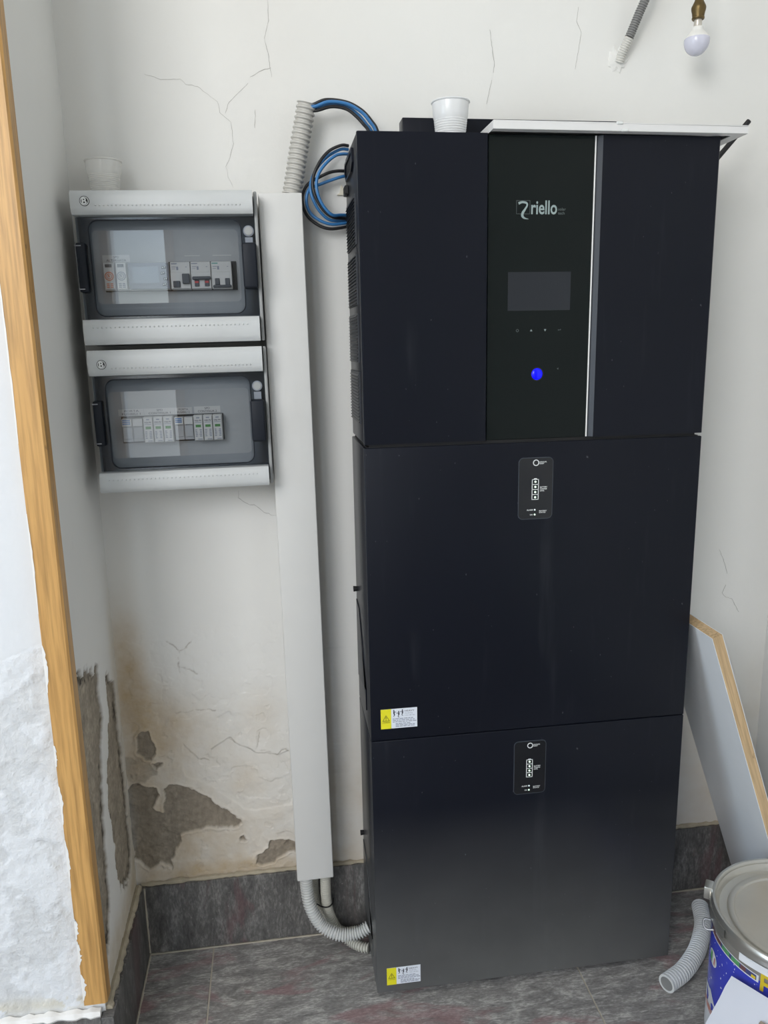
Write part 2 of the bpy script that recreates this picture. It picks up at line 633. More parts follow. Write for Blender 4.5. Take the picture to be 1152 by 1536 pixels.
def bm_tube(pts, rad, step=0.004, sides=12, cap=True, bm=None):
    C_, s = spline(pts, step)
    if bm is None:
        bm = bmesh.new()
    T = np.gradient(C_, axis=0)
    T /= np.linalg.norm(T, axis=1)[:, None]
    ref = np.array([0, 0, 1.0]) if abs(T[0][2]) < 0.9 else np.array([1.0, 0, 0])
    u = np.cross(T[0], ref)
    u /= np.linalg.norm(u)
    rings = []
    for i in range(len(C_)):
        u = u - T[i] * (u @ T[i])
        u /= np.linalg.norm(u)
        w = np.cross(T[i], u)
        r = rad(s[i], i) if callable(rad) else rad
        rings.append([bm.verts.new(C_[i] + r * (math.cos(2 * math.pi * k / sides) * u + math.sin(2 * math.pi * k / sides) * w)) for k in range(sides)])
    for a, b_ in zip(rings[:-1], rings[1:]):
        for k in range(sides):
            j = (k + 1) % sides
            bm.faces.new((a[k], a[j], b_[j], b_[k]))
    if cap:
        bm.faces.new(rings[0])
        bm.faces.new(rings[-1])
    return bm


def corrugated(pts, r, pitch, sides=18, depth=0.14, cap=True):
    prof = (1.0, 1.0, 1.0 - depth, 1.0 - depth)
    return bm_tube(pts, lambda s, i: r * prof[i % 4], pitch / 4, sides, cap)


DG = None


def text_mesh(body, bold=0.0, line=None, align='LEFT'):
    cu = bpy.data.curves.new('lettering', 'FONT')
    cu.body = body
    cu.size = 1.0
    cu.extrude = 0.0
    cu.offset = bold
    cu.align_x = align
    cu.resolution_u = 3
    if line:
        cu.space_line = line
    o = bpy.data.objects.new('lettering', cu)
    col.objects.link(o)
    bpy.context.view_layer.update()
    dg = bpy.context.evaluated_depsgraph_get()
    me = bpy.data.meshes.new_from_object(o.evaluated_get(dg))
    bpy.data.objects.remove(o)
    bpy.data.curves.remove(cu)
    return me


def text(name, body, x0, x1, z0, z1, y, mat, parent, bold=0.0, line=None, align='LEFT', keep=False):
    """flat printed lettering facing -y, fitted into x0..x1, z0..z1 (coordinates of the parent's thing)"""
    me = text_mesh(body, bold, line, align)
    n = len(me.vertices)
    co = np.empty(n * 3)
    me.vertices.foreach_get('co', co)
    co = co.reshape(-1, 3)
    lo, hi = co.min(0), co.max(0)
    sx = (x1 - x0) / (hi[0] - lo[0])
    sz = (z1 - z0) / (hi[1] - lo[1])
    out = np.c_[x0 + (co[:, 0] - lo[0]) * sx, np.full(n, y), z0 + (co[:, 1] - lo[1]) * sz]
    me.vertices.foreach_set('co', out.ravel())
    me.materials.clear()
    me.name = name
    return link(name, me, mat, parent)


def flat(name, polys, y, mat, parent, th=0.0002):
    """flat printed shapes facing -y"""
    bm = bmesh.new()
    for p in polys:
        bm_prism(p, 'y', y, y + th, bm)
    return fin(name, bm, mat, parent)


def rect(x0, x1, z0, z1):
    return [(x0, z0), (x1, z0), (x1, z1), (x0, z1)]


# --- numpy value noise for the damaged plaster
_perm = rng.random((64, 64))


def vnoise(x, y):
    xi, yi = np.floor(x).astype(int), np.floor(y).astype(int)
    fx, fy = x - xi, y - yi
    fx, fy = fx * fx * (3 - 2 * fx), fy * fy * (3 - 2 * fy)
    g = lambda a, b_: _perm[a % 64, b_ % 64]
    return (g(xi, yi) * (1 - fx) + g(xi + 1, yi) * fx) * (1 - fy) + (g(xi, yi + 1) * (1 - fx) + g(xi + 1, yi + 1) * fx) * fy


def fbm(x, y, sc, oc=4):
    v, a, t = 0, 0.5, 0
    for k in range(oc):
        v = v + a * vnoise(x * sc + 13.7 * k, y * sc + 7.1 * k)
        t += a
        a *= 0.5
        sc *= 2.03
    return v / t


def sdf(poly, X, Y):
    """signed distance, negative inside"""
    d2 = np.full(X.shape, 1e9)
    ins = np.zeros(X.shape, bool)
    n = len(poly)
    for i in range(n):
        ax, ay = poly[i]
        bx, by = poly[(i + 1) % n]
        ex, ey = bx - ax, by - ay
        wx, wy = X - ax, Y - ay
        t = np.clip((wx * ex + wy * ey) / (ex * ex + ey * ey + 1e-12), 0, 1)
        d2 = np.minimum(d2, (wx - t * ex) ** 2 + (wy - t * ey) ** 2)
        c1 = (ay <= Y) & (by > Y)
        c2 = (ay > Y) & (by <= Y)
        cr = ex * wy - ey * wx
        ins ^= (c1 & (cr > 0)) | (c2 & (cr < 0))
    d = np.sqrt(d2)
    return np.where(ins, -d, d)


def grid_mesh(name, U, V, pos, mat, attrs):
    """tensor grid; pos(UU,VV) -> (n,3)"""
    UU, VV = np.meshgrid(U, V, indexing='ij')
    co = pos
    nu, nv = len(U), len(V)
    idx = np.arange(nu * nv).reshape(nu, nv)
    f = np.stack([idx[:-1, :-1], idx[1:, :-1], idx[1:, 1:], idx[:-1, 1:]], -1).reshape(-1, 4)
    me = bpy.data.meshes.new(name)
    me.vertices.add(nu * nv)
    me.vertices.foreach_set('co', co.reshape(-1))
    me.loops.add(f.size)
    me.loops.foreach_set('vertex_index', f.reshape(-1).astype(np.int32))
    me.polygons.add(len(f))
    me.polygons.foreach_set('loop_start', np.arange(0, f.size, 4, dtype=np.int32))
    me.polygons.foreach_set('loop_total', np.full(len(f), 4, np.int32))
    me.update()
    me.polygons.foreach_set('use_smooth', np.ones(len(f), bool))
    for k, v in attrs.items():
        a = me.attributes.new(k, 'FLOAT', 'POINT')
        a.data.foreach_set('value', np.ascontiguousarray(v.reshape(-1), dtype=np.float32))
    me.validate()
    return struct(link(name, me, mat))


def axis(*segs):
    out = []
    for a, b_, st in segs:
        out += list(np.arange(a, b_ - 1e-9, st))
    out.append(segs[-1][1])
    return np.array(out)


# ------------------------------------------------------------------ the room
YW = 0.168        # back wall plane
XL = -0.380       # left return wall plane
YF = -0.088       # wall face beside the pine trim
XR = 0.722        # right wall plane
ZC = 2.75
XROOM = -2.4
BBH = 0.128       # skirting height

CRACKS = [
    [(-0.0972, 1.4639), (-0.097, 1.4383), (-0.1043, 1.4174), (-0.0992, 1.3942), (-0.0985, 1.3811), (-0.0963, 1.3679)],
    [(-0.2687, 1.3678), (-0.2471, 1.3618), (-0.2208, 1.3625), (-0.2142, 1.3561), (-0.1976, 1.3538), (-0.1816, 1.341), (-0.1721, 1.3346), (-0.1701, 1.3213), (-0.1552, 1.3095), (-0.154, 1.2812), (-0.1594, 1.2635), (-0.1659, 1.2511), (-0.1638, 1.2374), (-0.1574, 1.2236)],
    [(-0.1631, 1.3201), (-0.1565, 1.3349), (-0.14, 1.3498), (-0.1295, 1.3593)],
    [(-0.1752, 0.7885), (-0.1758, 0.777), (-0.1702, 0.7724), (-0.1601, 0.7653), (-0.1531, 0.7654), (-0.1456, 0.7596), (-0.1383, 0.7519), (-0.1313, 0.7504), (-0.1278, 0.7477), (-0.1194, 0.7469)],
    [(-0.2988, 0.5515), (-0.2901, 0.5436), (-0.2827, 0.5349), (-0.2758, 0.5382), (-0.2616, 0.5493)],
    [(-0.2827, 0.5349), (-0.284, 0.5169), (-0.2833, 0.5007)],
    [(-0.281, 0.5108), (-0.2702, 0.5035), (-0.2573, 0.4942)],
    [(-0.2878, 0.3703), (-0.2775, 0.3601), (-0.2671, 0.3498), (-0.2454, 0.343), (-0.2413, 0.3627), (-0.2354, 0.3683), (-0.218, 0.3806), (-0.2047, 0.3932)],
    [(-0.2151, 0.3818), (-0.206, 0.3717), (-0.191, 0.3641), (-0.1748, 0.3516), (-0.1672, 0.3618), (-0.1641, 0.3848)],
    [(-0.1648, 0.3553), (-0.137, 0.3439), (-0.1281, 0.3518), (-0.1183, 0.3477)],
    [(-0.2944, 0.4302), (-0.2669, 0.4338), (-0.2342, 0.4309)],
    [(0.2143, 1.437), (0.217, 1.4169), (0.2213, 1.3944), (0.2199, 1.3808)],
    [(0.3447, 1.4702), (0.3426, 1.4522), (0.35, 1.4366), (0.3421, 1.3883)],
    [(0.2174, 1.3716), (0.21, 1.3392)],
    [(0.6218, 0.6507), (0.6323, 0.6287), (0.6397, 0.6067)],
    [(0.6387, 0.5866), (0.6327, 0.5729), (0.6404, 0.5646), (0.6519, 0.5607), (0.6668, 0.536)],
    [(0.6665, 0.3964), (0.677, 0.3764), (0.6879, 0.3368)],
    [(-0.0971, 1.3798), (-0.1102, 1.3755), (-0.1263, 1.3673)],
    [(-0.1213, 1.3262), (-0.1232, 1.302)]]

BARE_BACK = [
    [(-0.3829, 0.3026), (-0.3725, 0.3124), (-0.3602, 0.3126), (-0.3522, 0.304), (-0.3391, 0.3026), (-0.3345, 0.2912), (-0.3382, 0.279), (-0.3445, 0.2686), (-0.3384, 0.2585), (-0.3297, 0.2527), (-0.3266, 0.2682), (-0.3223, 0.2993), (-0.3141, 0.3053), (-0.3031, 0.3051), (-0.2897, 0.2984), (-0.2749, 0.2911), (-0.2629, 0.282), (-0.2496, 0.271), (-0.2363, 0.2584), (-0.2227, 0.2489), (-0.2091, 0.2377), (-0.2025, 0.2289), (-0.2074, 0.2181), (-0.2217, 0.2174), (-0.2416, 0.2187), (-0.2626, 0.2227), (-0.2757, 0.2178), (-0.2926, 0.2171), (-0.3027, 0.2144), (-0.3038, 0.1984), (-0.3143, 0.1899), (-0.3188, 0.1741), (-0.3216, 0.1482), (-0.3262, 0.1619), (-0.3385, 0.1667), (-0.3491, 0.1582), (-0.3593, 0.1529), (-0.3671, 0.1604), (-0.3705, 0.1706), (-0.3797, 0.1766), (-0.3824, 0.1947), (-0.383, 0.2205), (-0.3844, 0.2525), (-0.3845, 0.2777)],
    [(-0.3585, 0.3984), (-0.3492, 0.4035), (-0.3397, 0.4036), (-0.3378, 0.3934), (-0.3334, 0.3808), (-0.3332, 0.3655), (-0.3396, 0.3538), (-0.3478, 0.3531), (-0.3568, 0.3601), (-0.3599, 0.3712), (-0.3575, 0.3846)],
    [(-0.1825, 0.1444), (-0.1802, 0.1607), (-0.1699, 0.1628), (-0.1608, 0.1717), (-0.1557, 0.1859), (-0.1426, 0.1861), (-0.1252, 0.1824), (-0.1108, 0.1757), (-0.1115, 0.1592), (-0.1291, 0.1596), (-0.1441, 0.1531), (-0.1534, 0.1425), (-0.1712, 0.138)],
    [(-0.2072, 0.1969), (-0.2013, 0.1994), (-0.1974, 0.1908), (-0.2061, 0.1902)],
    [(-0.3397, 0.3451), (-0.3251, 0.3482), (-0.3257, 0.3413), (-0.3342, 0.3375)]]
SHALLOW = [(-0.3834, 0.3586), (-0.3709, 0.362), (-0.3611, 0.3576), (-0.3535, 0.351), (-0.3418, 0.3453), (-0.3321, 0.3373), (-0.3308, 0.3279), (-0.3414, 0.3243), (-0.3525, 0.3138), (-0.3766, 0.3187), (-0.3819, 0.3285)]
FLAKE = [(-0.2873, 0.3764), (-0.2671, 0.3498), (-0.2454, 0.343), (-0.2413, 0.3627), (-0.218, 0.3806), (-0.206, 0.3717), (-0.1748, 0.3516), (-0.137, 0.3439), (-0.1183, 0.3477), (-0.10, 0.30), (-0.12, 0.25), (-0.19, 0.245), (-0.25, 0.30), (-0.29, 0.32)]
STAINS = [(-0.366, 0.530, 0.030, 0.075, 0.75), (-0.350, 0.455, 0.035, 0.05, 0.6), (-0.300, 0.405, 0.05, 0.06, 0.42), (-0.190, 0.302, 0.03, 0.03, 0.3),
          (-0.36, 0.36, 0.05, 0.09, 0.5), (-0.160, 0.42, 0.03, 0.04, 0.25), (-0.25, 0.20, 0.12, 0.07, 0.22), (-0.20, 0.14, 0.2, 0.02, 0.5), (-0.33, 0.22, 0.08, 0.1, 0.35)]

U = axis((XL - 0.002, -0.05, 0.0012), (-0.05, XR, 0.03))
V = axis((0.0, 0.12, 0.03), (0.12, 0.62, 0.0012), (0.62, ZC, 0.04))
UU, VV = np.meshgrid(U, V, indexing='ij')
jx = (fbm(UU, VV, 90) - 0.5) * 0.010
jz = (fbm(UU + 5, VV + 3, 90) - 0.5) * 0.010
d = np.minimum.reduce([sdf(p, UU + jx, VV + jz) for p in BARE_BACK])
bare = np.clip(0.5 - d / 0.0020, 0, 1)
ds = sdf(SHALLOW, UU + jx, VV + jz)
shal = np.clip(0.5 - ds / 0.003, 0, 1) * 0.55
dfk = sdf(FLAKE, UU + jx * 0.7, VV + jz * 0.7)
flk = np.clip(0.5 - dfk / 0.002, 0, 1)
low = np.clip((0.62 - VV) / 0.25, 0, 1) * (UU < -0.048)
depth = bare * (0.0034 + 0.0022 * fbm(UU, VV, 120)) + shal * 0.0012 + flk * 0.0016
depth += low * (fbm(UU, VV, 60) - 0.5) * 0.0030 + low * np.clip((fbm(UU + 3, VV, 32, 5) - 0.53) / 0.012, 0, 1) * 0.0009 + (fbm(UU, VV, 7, 2) - 0.5) * 0.0006
# cracks in the damp zone are grooves with one raised lip
crk = np.full(UU.shape, 1.0)
for k in (4, 5, 6, 8, 9, 10):
    for (ax, az), (bx_, bz) in zip(CRACKS[k][:-1], CRACKS[k][1:]):
        ex, ez = bx_ - ax, bz - az
        wx, wz = UU + jx * 0.75 - ax, VV + jz * 0.75 - az
        t_ = np.clip((wx * ex + wz * ez) / (ex * ex + ez * ez), 0, 1)
        crk = np.minimum(crk, np.hypot(wx - t_ * ex, wz - t_ * ez))
crack_m = np.exp(-(crk / 0.00085) ** 2)
crack_m = crack_m * np.clip((fbm(UU + 9, VV, 110) - 0.30) / 0.28, 0.05, 1)
depth += crack_m * 0.0016
# curled lip of paint round the bare patches
depth -= np.exp(-((d - 0.0025) / 0.0018) ** 2) * 0.0012
stain = np.zeros_like(UU)
for sx, sz, rx, rz, am in STAINS:
    stain += am * np.exp(-(((UU - sx) / rx) ** 2 + ((VV - sz) / rz) ** 2))
stain += np.clip((0.50 - VV) / 0.25, 0, 1) * (0.16 + 0.65 * np.clip(fbm(UU + 4, VV + 2, 14, 4) - 0.38, 0, 1))
stain = np.clip(stain, 0, 0.9)
wb = grid_mesh('wall_back', U, V, np.stack([UU, YW + depth, VV], -1), 'wall_paint',
               {'bare': np.maximum.reduce([bare, shal, crack_m * 0.55]), 'stain': stain, 'grime': bare * 0.35, 'rough': low * 0.5})

LEFT_A = [(-0.0486, 0.5977), (-0.0309, 0.5891), (-0.0001, 0.5823), (0.0321, 0.5646), (0.0474, 0.5707), (0.0615, 0.5638), (0.054, 0.5374), (0.0574, 0.5059), (0.0527, 0.4759), (0.0312, 0.4387), (0.0201, 0.4046), (0.0060, 0.347), (0.0020, 0.290), (-0.0050, 0.235), (-0.0300, 0.190), (-0.0650, 0.165), (-0.11, 0.160), (-0.11, 0.4563), (-0.08, 0.60)]
LEFT_B = [(0.1031, 0.5351), (0.1279, 0.5149), (0.15, 0.4965), (0.1529, 0.4691), (0.1430, 0.459), (0.1520, 0.4293), (0.1540, 0.4), (0.1545, 0.3576), (0.1560, 0.3121), (0.1560, 0.2654), (0.1580, 0.2096), (0.1350, 0.1750), (0.0950, 0.1800), (0.0571, 0.2049), (0.0480, 0.2543), (0.0430, 0.33), (0.0391, 0.3663), (0.0605, 0.4225), (0.0829, 0.4606), (0.0955, 0.4668), (0.0908, 0.4982), (0.094, 0.5257)]
U = axis((YF, YW, 0.0018))
V = axis((0.0, 0.12, 0.03), (0.12, 0.64, 0.0018), (0.64, ZC, 0.04))
UU, VV = np.meshgrid(U, V, indexing='ij')
jx = (fbm(UU, VV, 60, 5) - 0.5) * 0.020
jz = (fbm(UU + 5, VV + 3, 130, 5) - 0.5) * 0.026
d = np.minimum(sdf(LEFT_A, UU + jx, VV + jz), sdf(LEFT_B, UU + jx, VV + jz))
bare = np.clip(0.5 - d / 0.0022, 0, 1)
rim = np.exp(-((d + 0.006) / 0.005) ** 2) * bare
dark = np.clip(rim * 1.2 + bare * np.clip((-0.035 - UU) / 0.03, 0, 1) * (VV < 0.5), 0, 1)
low = np.clip((0.64 - VV) / 0.2, 0, 1)
depth = bare * (0.0022 + 0.0035 * fbm(UU, VV, 130, 5)) + low * (fbm(UU, VV, 70) - 0.5) * 0.002
st = 0.55 * np.exp(-(((UU - 0.165) / 0.03) ** 2)) * np.clip((0.7 - VV) / 0.15, 0, 1) + 0.75 * np.exp(-((VV - 0.15) / 0.035) ** 2)
wl = grid_mesh('wall_left', U, V, np.stack([XL - depth, UU, VV], -1), 'wall_paint_left',
               {'bare': bare, 'stain': np.clip(st, 0, 0.9), 'grime': dark, 'rough': low * 0.4})

U = axis((XROOM, -0.58, 0.06), (-0.58, XL, 0.0025))
V = axis((0.0, 0.12, 0.03), (0.12, 0.72, 0.0025), (0.72, ZC, 0.04))
UU, VV = np.meshgrid(U, V, indexing='ij')
peel = np.interp(UU, [-0.60, -0.4562, -0.4407, -0.4206, -0.4049, -0.38], [0.62, 0.6383, 0.6414, 0.6509, 0.654, 0.655]) - VV + (fbm(UU, VV, 50) - 0.5) * 0.006
lay = np.clip(0.5 + peel / 0.003, 0, 1)
isl = np.clip((fbm(UU + 2, VV, 26, 5) - 0.52) / 0.02, 0, 1)
depth = lay * (0.0010 + isl * 0.0012 + (fbm(UU, VV, 75) - 0.5) * 0.0034)
wf = grid_mesh('wall_front', U, V, np.stack([UU, YF + depth, VV], -1), 'wall_paint_fresh',
               {'bare': lay * isl * 0.28, 'stain': 0.7 * np.exp(-((VV - 0.15) / 0.012) ** 2) * (fbm(UU, VV, 40) > 0.45), 'grime': lay * 0, 'rough': lay * 1.6})

# fine cracks that run through the paint
for k, c in enumerate(CRACKS):
    if 4 <= k <= 10:
        continue
    pts = []
    for (ax, az), (bx, bz) in zip(c[:-1], c[1:]):
        nseg = max(2, int(math.hypot(bx - ax, bz - az) / 0.004))
        for i in range(nseg):
            t = i / nseg
            pts.append((ax + (bx - ax) * t + random.uniform(-1, 1) * 0.0005, az + (bz - az) * t + random.uniform(-1, 1) * 0.0005))
    pts.append(c[-1])
    bm = bmesh.new()
    wmax = 0.00020 if k in (1, 2, 12, 13) else 0.00030
    rows = []
    for i, p in enumerate(pts):
        a = pts[max(0, i - 1)]
        b_ = pts[min(len(pts) - 1, i + 1)]
        tx, tz = b_[0] - a[0], b_[1] - a[1]
        L = math.hypot(tx, tz) or 1
        w = wmax * (0.4 + 0.8 * random.random()) * min(1, 4 * min(i + 1, len(pts) - i) / len(pts) + 0.2)
        yy = YW - 0.0005
        rows.append([bm.verts.new((p[0] - tz / L * w, yy, p[1] + tx / L * w)), bm.verts.new((p[0] + tz / L * w, yy, p[1] - tx / L * w)),
                     bm.verts.new((p[0], yy + 0.004, p[1]))])
    for a, b_ in zip(rows[:-1], rows[1:]):
        for i in range(3):
            j = (i + 1) % 3
            bm.faces.new((a[i], a[j], b_[j], b_[i]))
    fin('crack', bm, 'crack_line', wb)

# dab of plaster half hidden behind the cabinet
fin('plaster_dab', bm_prism([(-0.0047, 1.2279), (-0.0015, 1.2232), (0.0040, 1.2208), (0.0045, 1.2110), (-0.0035, 1.2137), (-0.011, 1.2137), (-0.0067, 1.2169)], 'y', YW - 0.004, YW + 0.003), 'flake_plaster', wb)

# right wall, rear wall with its openings, far left wall, ceiling
struct(box('wall_right', XR, XR + 0.12, REAR - 0.12, YW + 0.1, 0, ZC, 'room_paint'))
wfl = bmesh.new()
for a in ((REAR - 0.12, -1.95, 0, ZC), (-0.85, YF, 0, ZC), (-1.95, -0.85, 0, 0.05), (-1.95, -0.85, 1.45, ZC)):
    bm_box(XROOM - 0.12, XROOM, a[0], a[1], a[2], a[3], bm=wfl)
struct(fin('wall_far_left', wfl, 'room_paint_grey'))
struct(box('ceiling', XROOM - 0.12, XR + 0.12, REAR - 0.2, YW + 0.1, ZC, ZC + 0.1, 'ceiling_paint'))
wr = bmesh.new()
for a in ((XROOM, -2.15, 0, ZC), (-2.15, -0.92, 0, 1.30), (-2.15, -0.92, 2.60, ZC), (-0.92, -0.765, 0, ZC), (-0.765, -0.535, 2.2, ZC), (-0.535, XR, 0, ZC)):
    bm_box(a[0], a[1], REAR - 0.12, REAR, a[2], a[3], bm=wr)
struct(fin('wall_rear', wr, 'room_paint_grey'))
dfm = bmesh.new()
bm_box(-0.535, -0.500, REAR, REAR + 0.03, 0, 2.24, bm=dfm)
bm_box(-0.800, -0.765, REAR, REAR + 0.03, 0, 2.24, bm=dfm)
bm_box(-0.765, -0.535, REAR, REAR + 0.03, 2.2, 2.24, bm=dfm)
struct(fin('trim_2', dfm, 'varnished_pine'))

# floor: grout bed with single slate tiles
fl = struct(box('floor', XROOM, XR + 0.1, REAR - 0.15, YW + 0.05, -0.05, -0.0012, 'grout'))
TS = 0.5935
tile_me = {}
gx0 = -0.2617
for ix in range(-4, 2):
    for iy in range(-1, 5):
        x0, x1 = gx0 + ix * TS, gx0 + (ix + 1) * TS
        y1 = 0.161 - iy * TS + (TS if iy < 0 else 0) * 0
        y0 = y1 - TS
        if iy < 0:
            continue
        x0c, x1c, y0c = max(x0, XROOM), min(x1, XR), max(y0, REAR)
        if x1c - x0c < 0.02:
            continue
        # leave room for the corner block on the left
        y1c = y1
        if x1c < XL + 0.01:
            y1c = min(y1, YF - 0.012)
        elif x0c < XL:
            x0c = XL + 0.0125
        g = 0.0012
        sx_, sy__ = x1c - x0c - 2 * g, y1c - y0c - 2 * g
        key = (round(sx_, 4), round(sy__, 4))
        if key not in tile_me:
            bm = bm_box(-sx_ / 2, sx_ / 2, -sy__ / 2, sy__ / 2, -0.009, 0, 0.0006, 1)
            me = bpy.data.meshes.new('tile')
            bmesh.ops.recalc_face_normals(bm, faces=bm.faces)
            bm.to_mesh(me)
            bm.free()
            me.materials.append(MATS['slate_floor'])
            tile_me[key] = me
        o = bpy.data.objects.new('tile', tile_me[key])
        col.objects.link(o)
        o.parent = fl
        o.location = ((x0c + x1c) / 2, (y0c + y1c) / 2, random.uniform(-0.0002, 0.0))
        if x0 < XL < x1:      # the strip of this tile in front of the corner block
            pass
box('tile', gx0 - TS + 0.0012, XL + 0.010, -0.43, YF - 0.0135, -0.009, 0, 'slate_floor', fl, 0.0006, 1)

# skirting
def skirting(name, pieces, mat):
    root = None
    for i, (x0, x1, y0, y1, z0, z1) in enumerate(pieces):
        if root is None:
            root = bpy.data.objects.new(name, None)
            col.objects.link(root)
            root['kind'] = 'structure'
        box('skirting_tile', x0, x1, y0, y1, z0, z1, mat, root, 0.0007, 1)
    return root


bbb = skirting('baseboard_back', [(-0.3665, 0.2255, 0.1590, YW + 0.006, 0.0015, BBH), (0.2275, XR - 0.001, 0.1590, YW + 0.006, 0.0015, BBH)], 'slate_skirting')
bbl = skirting('baseboard_left', [(XL - 0.004, -0.3680, YF - 0.0115, 0.1580, 0.0015, BBH)], 'slate_skirting_side')
bbf = skirting('baseboard_front', [(-0.96, XL - 0.0045, YF - 0.0115, YF + 0.004, 0.0015, BBH)], 'slate_skirting')
bbr = skirting('baseboard_right', [(XR - 0.010, XR + 0.003, -0.45, 0.1585, 0.0015, BBH)], 'slate_skirting_side')


def bead(name, parent, pts, r, mat='mortar'):
    C_, s = spline(pts, 0.006)
    bm = bm_tube(pts, lambda s_, i: r * (0.6 + 0.7 * random.random()), 0.006, 7)
    return fin(name, bm, mat, parent, smooth=True)


bead('mortar_bead', bbb, [(-0.372, 0.166, BBH + 0.001), (-0.2, 0.166, BBH + 0.002), (0.0, 0.166, BBH + 0.001), (0.35, 0.166, BBH + 0.002), (XR - 0.004, 0.166, BBH + 0.001)], 0.0044)
bead('mortar_bead', bbl, [(-0.376, 0.16, BBH + 0.001), (-0.377, 0.04, BBH + 0.002), (-0.377, -0.085, BBH + 0.001)], 0.0058)
bead('mortar_bead', bbf, [(-0.60, YF - 0.003, BBH + 0.003), (-0.48, YF - 0.003, BBH + 0.004), (-0.385, YF - 0.004, BBH + 0.003)], 0.008, 'splash_white')
bead('grout_joint', bbb, [(-0.366, 0.1575, 0.0005), (0.1, 0.1578, 0.0006), (XR - 0.012, 0.1575, 0.0005)], 0.0016, 'grout')
bead('grout_joint', bbl, [(-0.3665, 0.155, 0.0005), (-0.367, 0.0, 0.0006), (-0.367, -0.095, 0.0005)], 0.0018, 'grout')
bead('grout_joint', bbl, [(-0.3672, 0.1585, 0.004), (-0.3672, 0.1585, 0.06), (-0.3672, 0.1585, BBH - 0.002)], 0.0018, 'grout')

# pine corner trim with paint smears along its edge
bm = bm_prism([(-0.4030, YF - 0.0125), (-0.3760, YF - 0.0125), (-0.3735, YF - 0.0100), (-0.3735, -0.0785), (-0.3795, -0.0785), (-0.3795, YF + 0.0010), (-0.4030, YF + 0.0010)], 'z', 0.152, 2.10)
trim = struct(fin('trim_1', bm, 'varnished_pine'))
for z0, z1, w in ((0.16, 0.20, 0.006), (0.215, 0.25, 0.0045), (0.255, 0.285, 0.005), (0.33, 0.40, 0.003), (0.42, 0.475, 0.0035), (0.50, 0.53, 0.003), (0.60, 0.66, 0.004), (0.70, 0.82, 0.0015), (0.90, 1.1, 0.0012)):
    bm = bmesh.new()
    n = 14
    A, B = [], []
    for i in range(n + 1):
        z = z0 + (z1 - z0) * i / n
        ww = w * math.sin(math.pi * (i + 0.5) / (n + 1)) * random.uniform(0.4, 1.1)
        A.append(bm.verts.new((-0.4036, YF - 0.0129, z)))
        B.append(bm.verts.new((-0.4036 + ww + 0.0008, YF - 0.0129, z + random.uniform(-0.002, 0.002))))
    for i in range(n):
        bm.faces.new((A[i], B[i], B[i + 1], A[i + 1]))
    fin('paint_smear', bm, 'splash_white', trim)

# ------------------------------------------------------------------ battery boxes and inverter
W_ = 0.480
H0, H1, H2, H3 = 0.015, 0.4425, 0.8685, 1.2591
YB = 0.1555


def printing_panel(root, z_top, y):
    """glossy indicator panel with its print; coordinates of the thing"""
    zt = z_top
    p = fin('indicator_panel', bm_prism(rrect(0.2140, 0.2618, zt - 0.0850, zt, 0.006), 'y', y - 0.0012, y + 0.0004), 'gloss_black', root)
    fin('panel_rim', bm_ring(rrect(0.2131, 0.2627, zt - 0.0859, zt + 0.0009, 0.0068), rrect(0.2140, 0.2618, zt - 0.0850, zt, 0.006), y - 0.0009, y + 0.0004), 'switch_dark', p)
    yy = y - 0.0014
    fin('push_button', bm_ring(circle(0.2376, zt - 0.0064, 0.0044), circle(0.2376, zt - 0.0064, 0.0033), yy - 0.0004, yy + 0.0002), 'print_white', p)
    text('lettering', 'MANUAL\nRESET', 0.2428, 0.2530, zt - 0.0086, zt - 0.0046, yy, 'print_white', p, 0.02)
    zb0, zb1 = zt - 0.0583, zt - 0.0292
    polys = [rect(0.2322, 0.2332, zb0, zb1), rect(0.2412, 0.2422, zb0, zb1), rect(0.2352, 0.2392, zb1, zb1 + 0.0012)]
    for k in range(5):
        z = zb0 + (zb1 - zb0 - 0.0009) * k / 4
        polys.append(rect(0.2322, 0.2422, z, z + 0.0009))
    flat('battery_symbol', polys, yy, 'print_white', p)
    for k in range(4):
        zc = zb0 + (zb1 - zb0) * (k + 0.5) / 4
        fin('charge_led', bm_prism(circle(0.2372, zc, 0.0014, 12), 'y', yy - 0.0004, yy + 0.0002), 'led_green', p)
    text('lettering', 'BATTERY\nCHARGE\nLEVEL', 0.2440, 0.2545, zt - 0.0467, zt - 0.0398, yy, 'print_white', p, 0.02)
    text('lettering', 'ALARM', 0.2255, 0.2344, zt - 0.0735, zt - 0.0715, yy, 'print_white', p, 0.02)
    text('lettering', 'ON', 0.2302, 0.2340, zt - 0.0803, zt - 0.0783, yy, 'print_white', p, 0.02)
    fin('alarm_led', bm_prism(circle(0.2370, zt - 0.0724, 0.0011, 12), 'y', yy - 0.0004, yy + 0.0002), 'led_white', p)
    fin('on_led', bm_prism(circle(0.2370, zt - 0.0792, 0.0012, 12), 'y', yy - 0.0004, yy + 0.0002), 'led_green', p)
    text('lettering', 'BATTERY\nSTATUS', 0.2434, 0.2545, zt - 0.0775, zt - 0.0735, yy, 'print_white', p, 0.02)


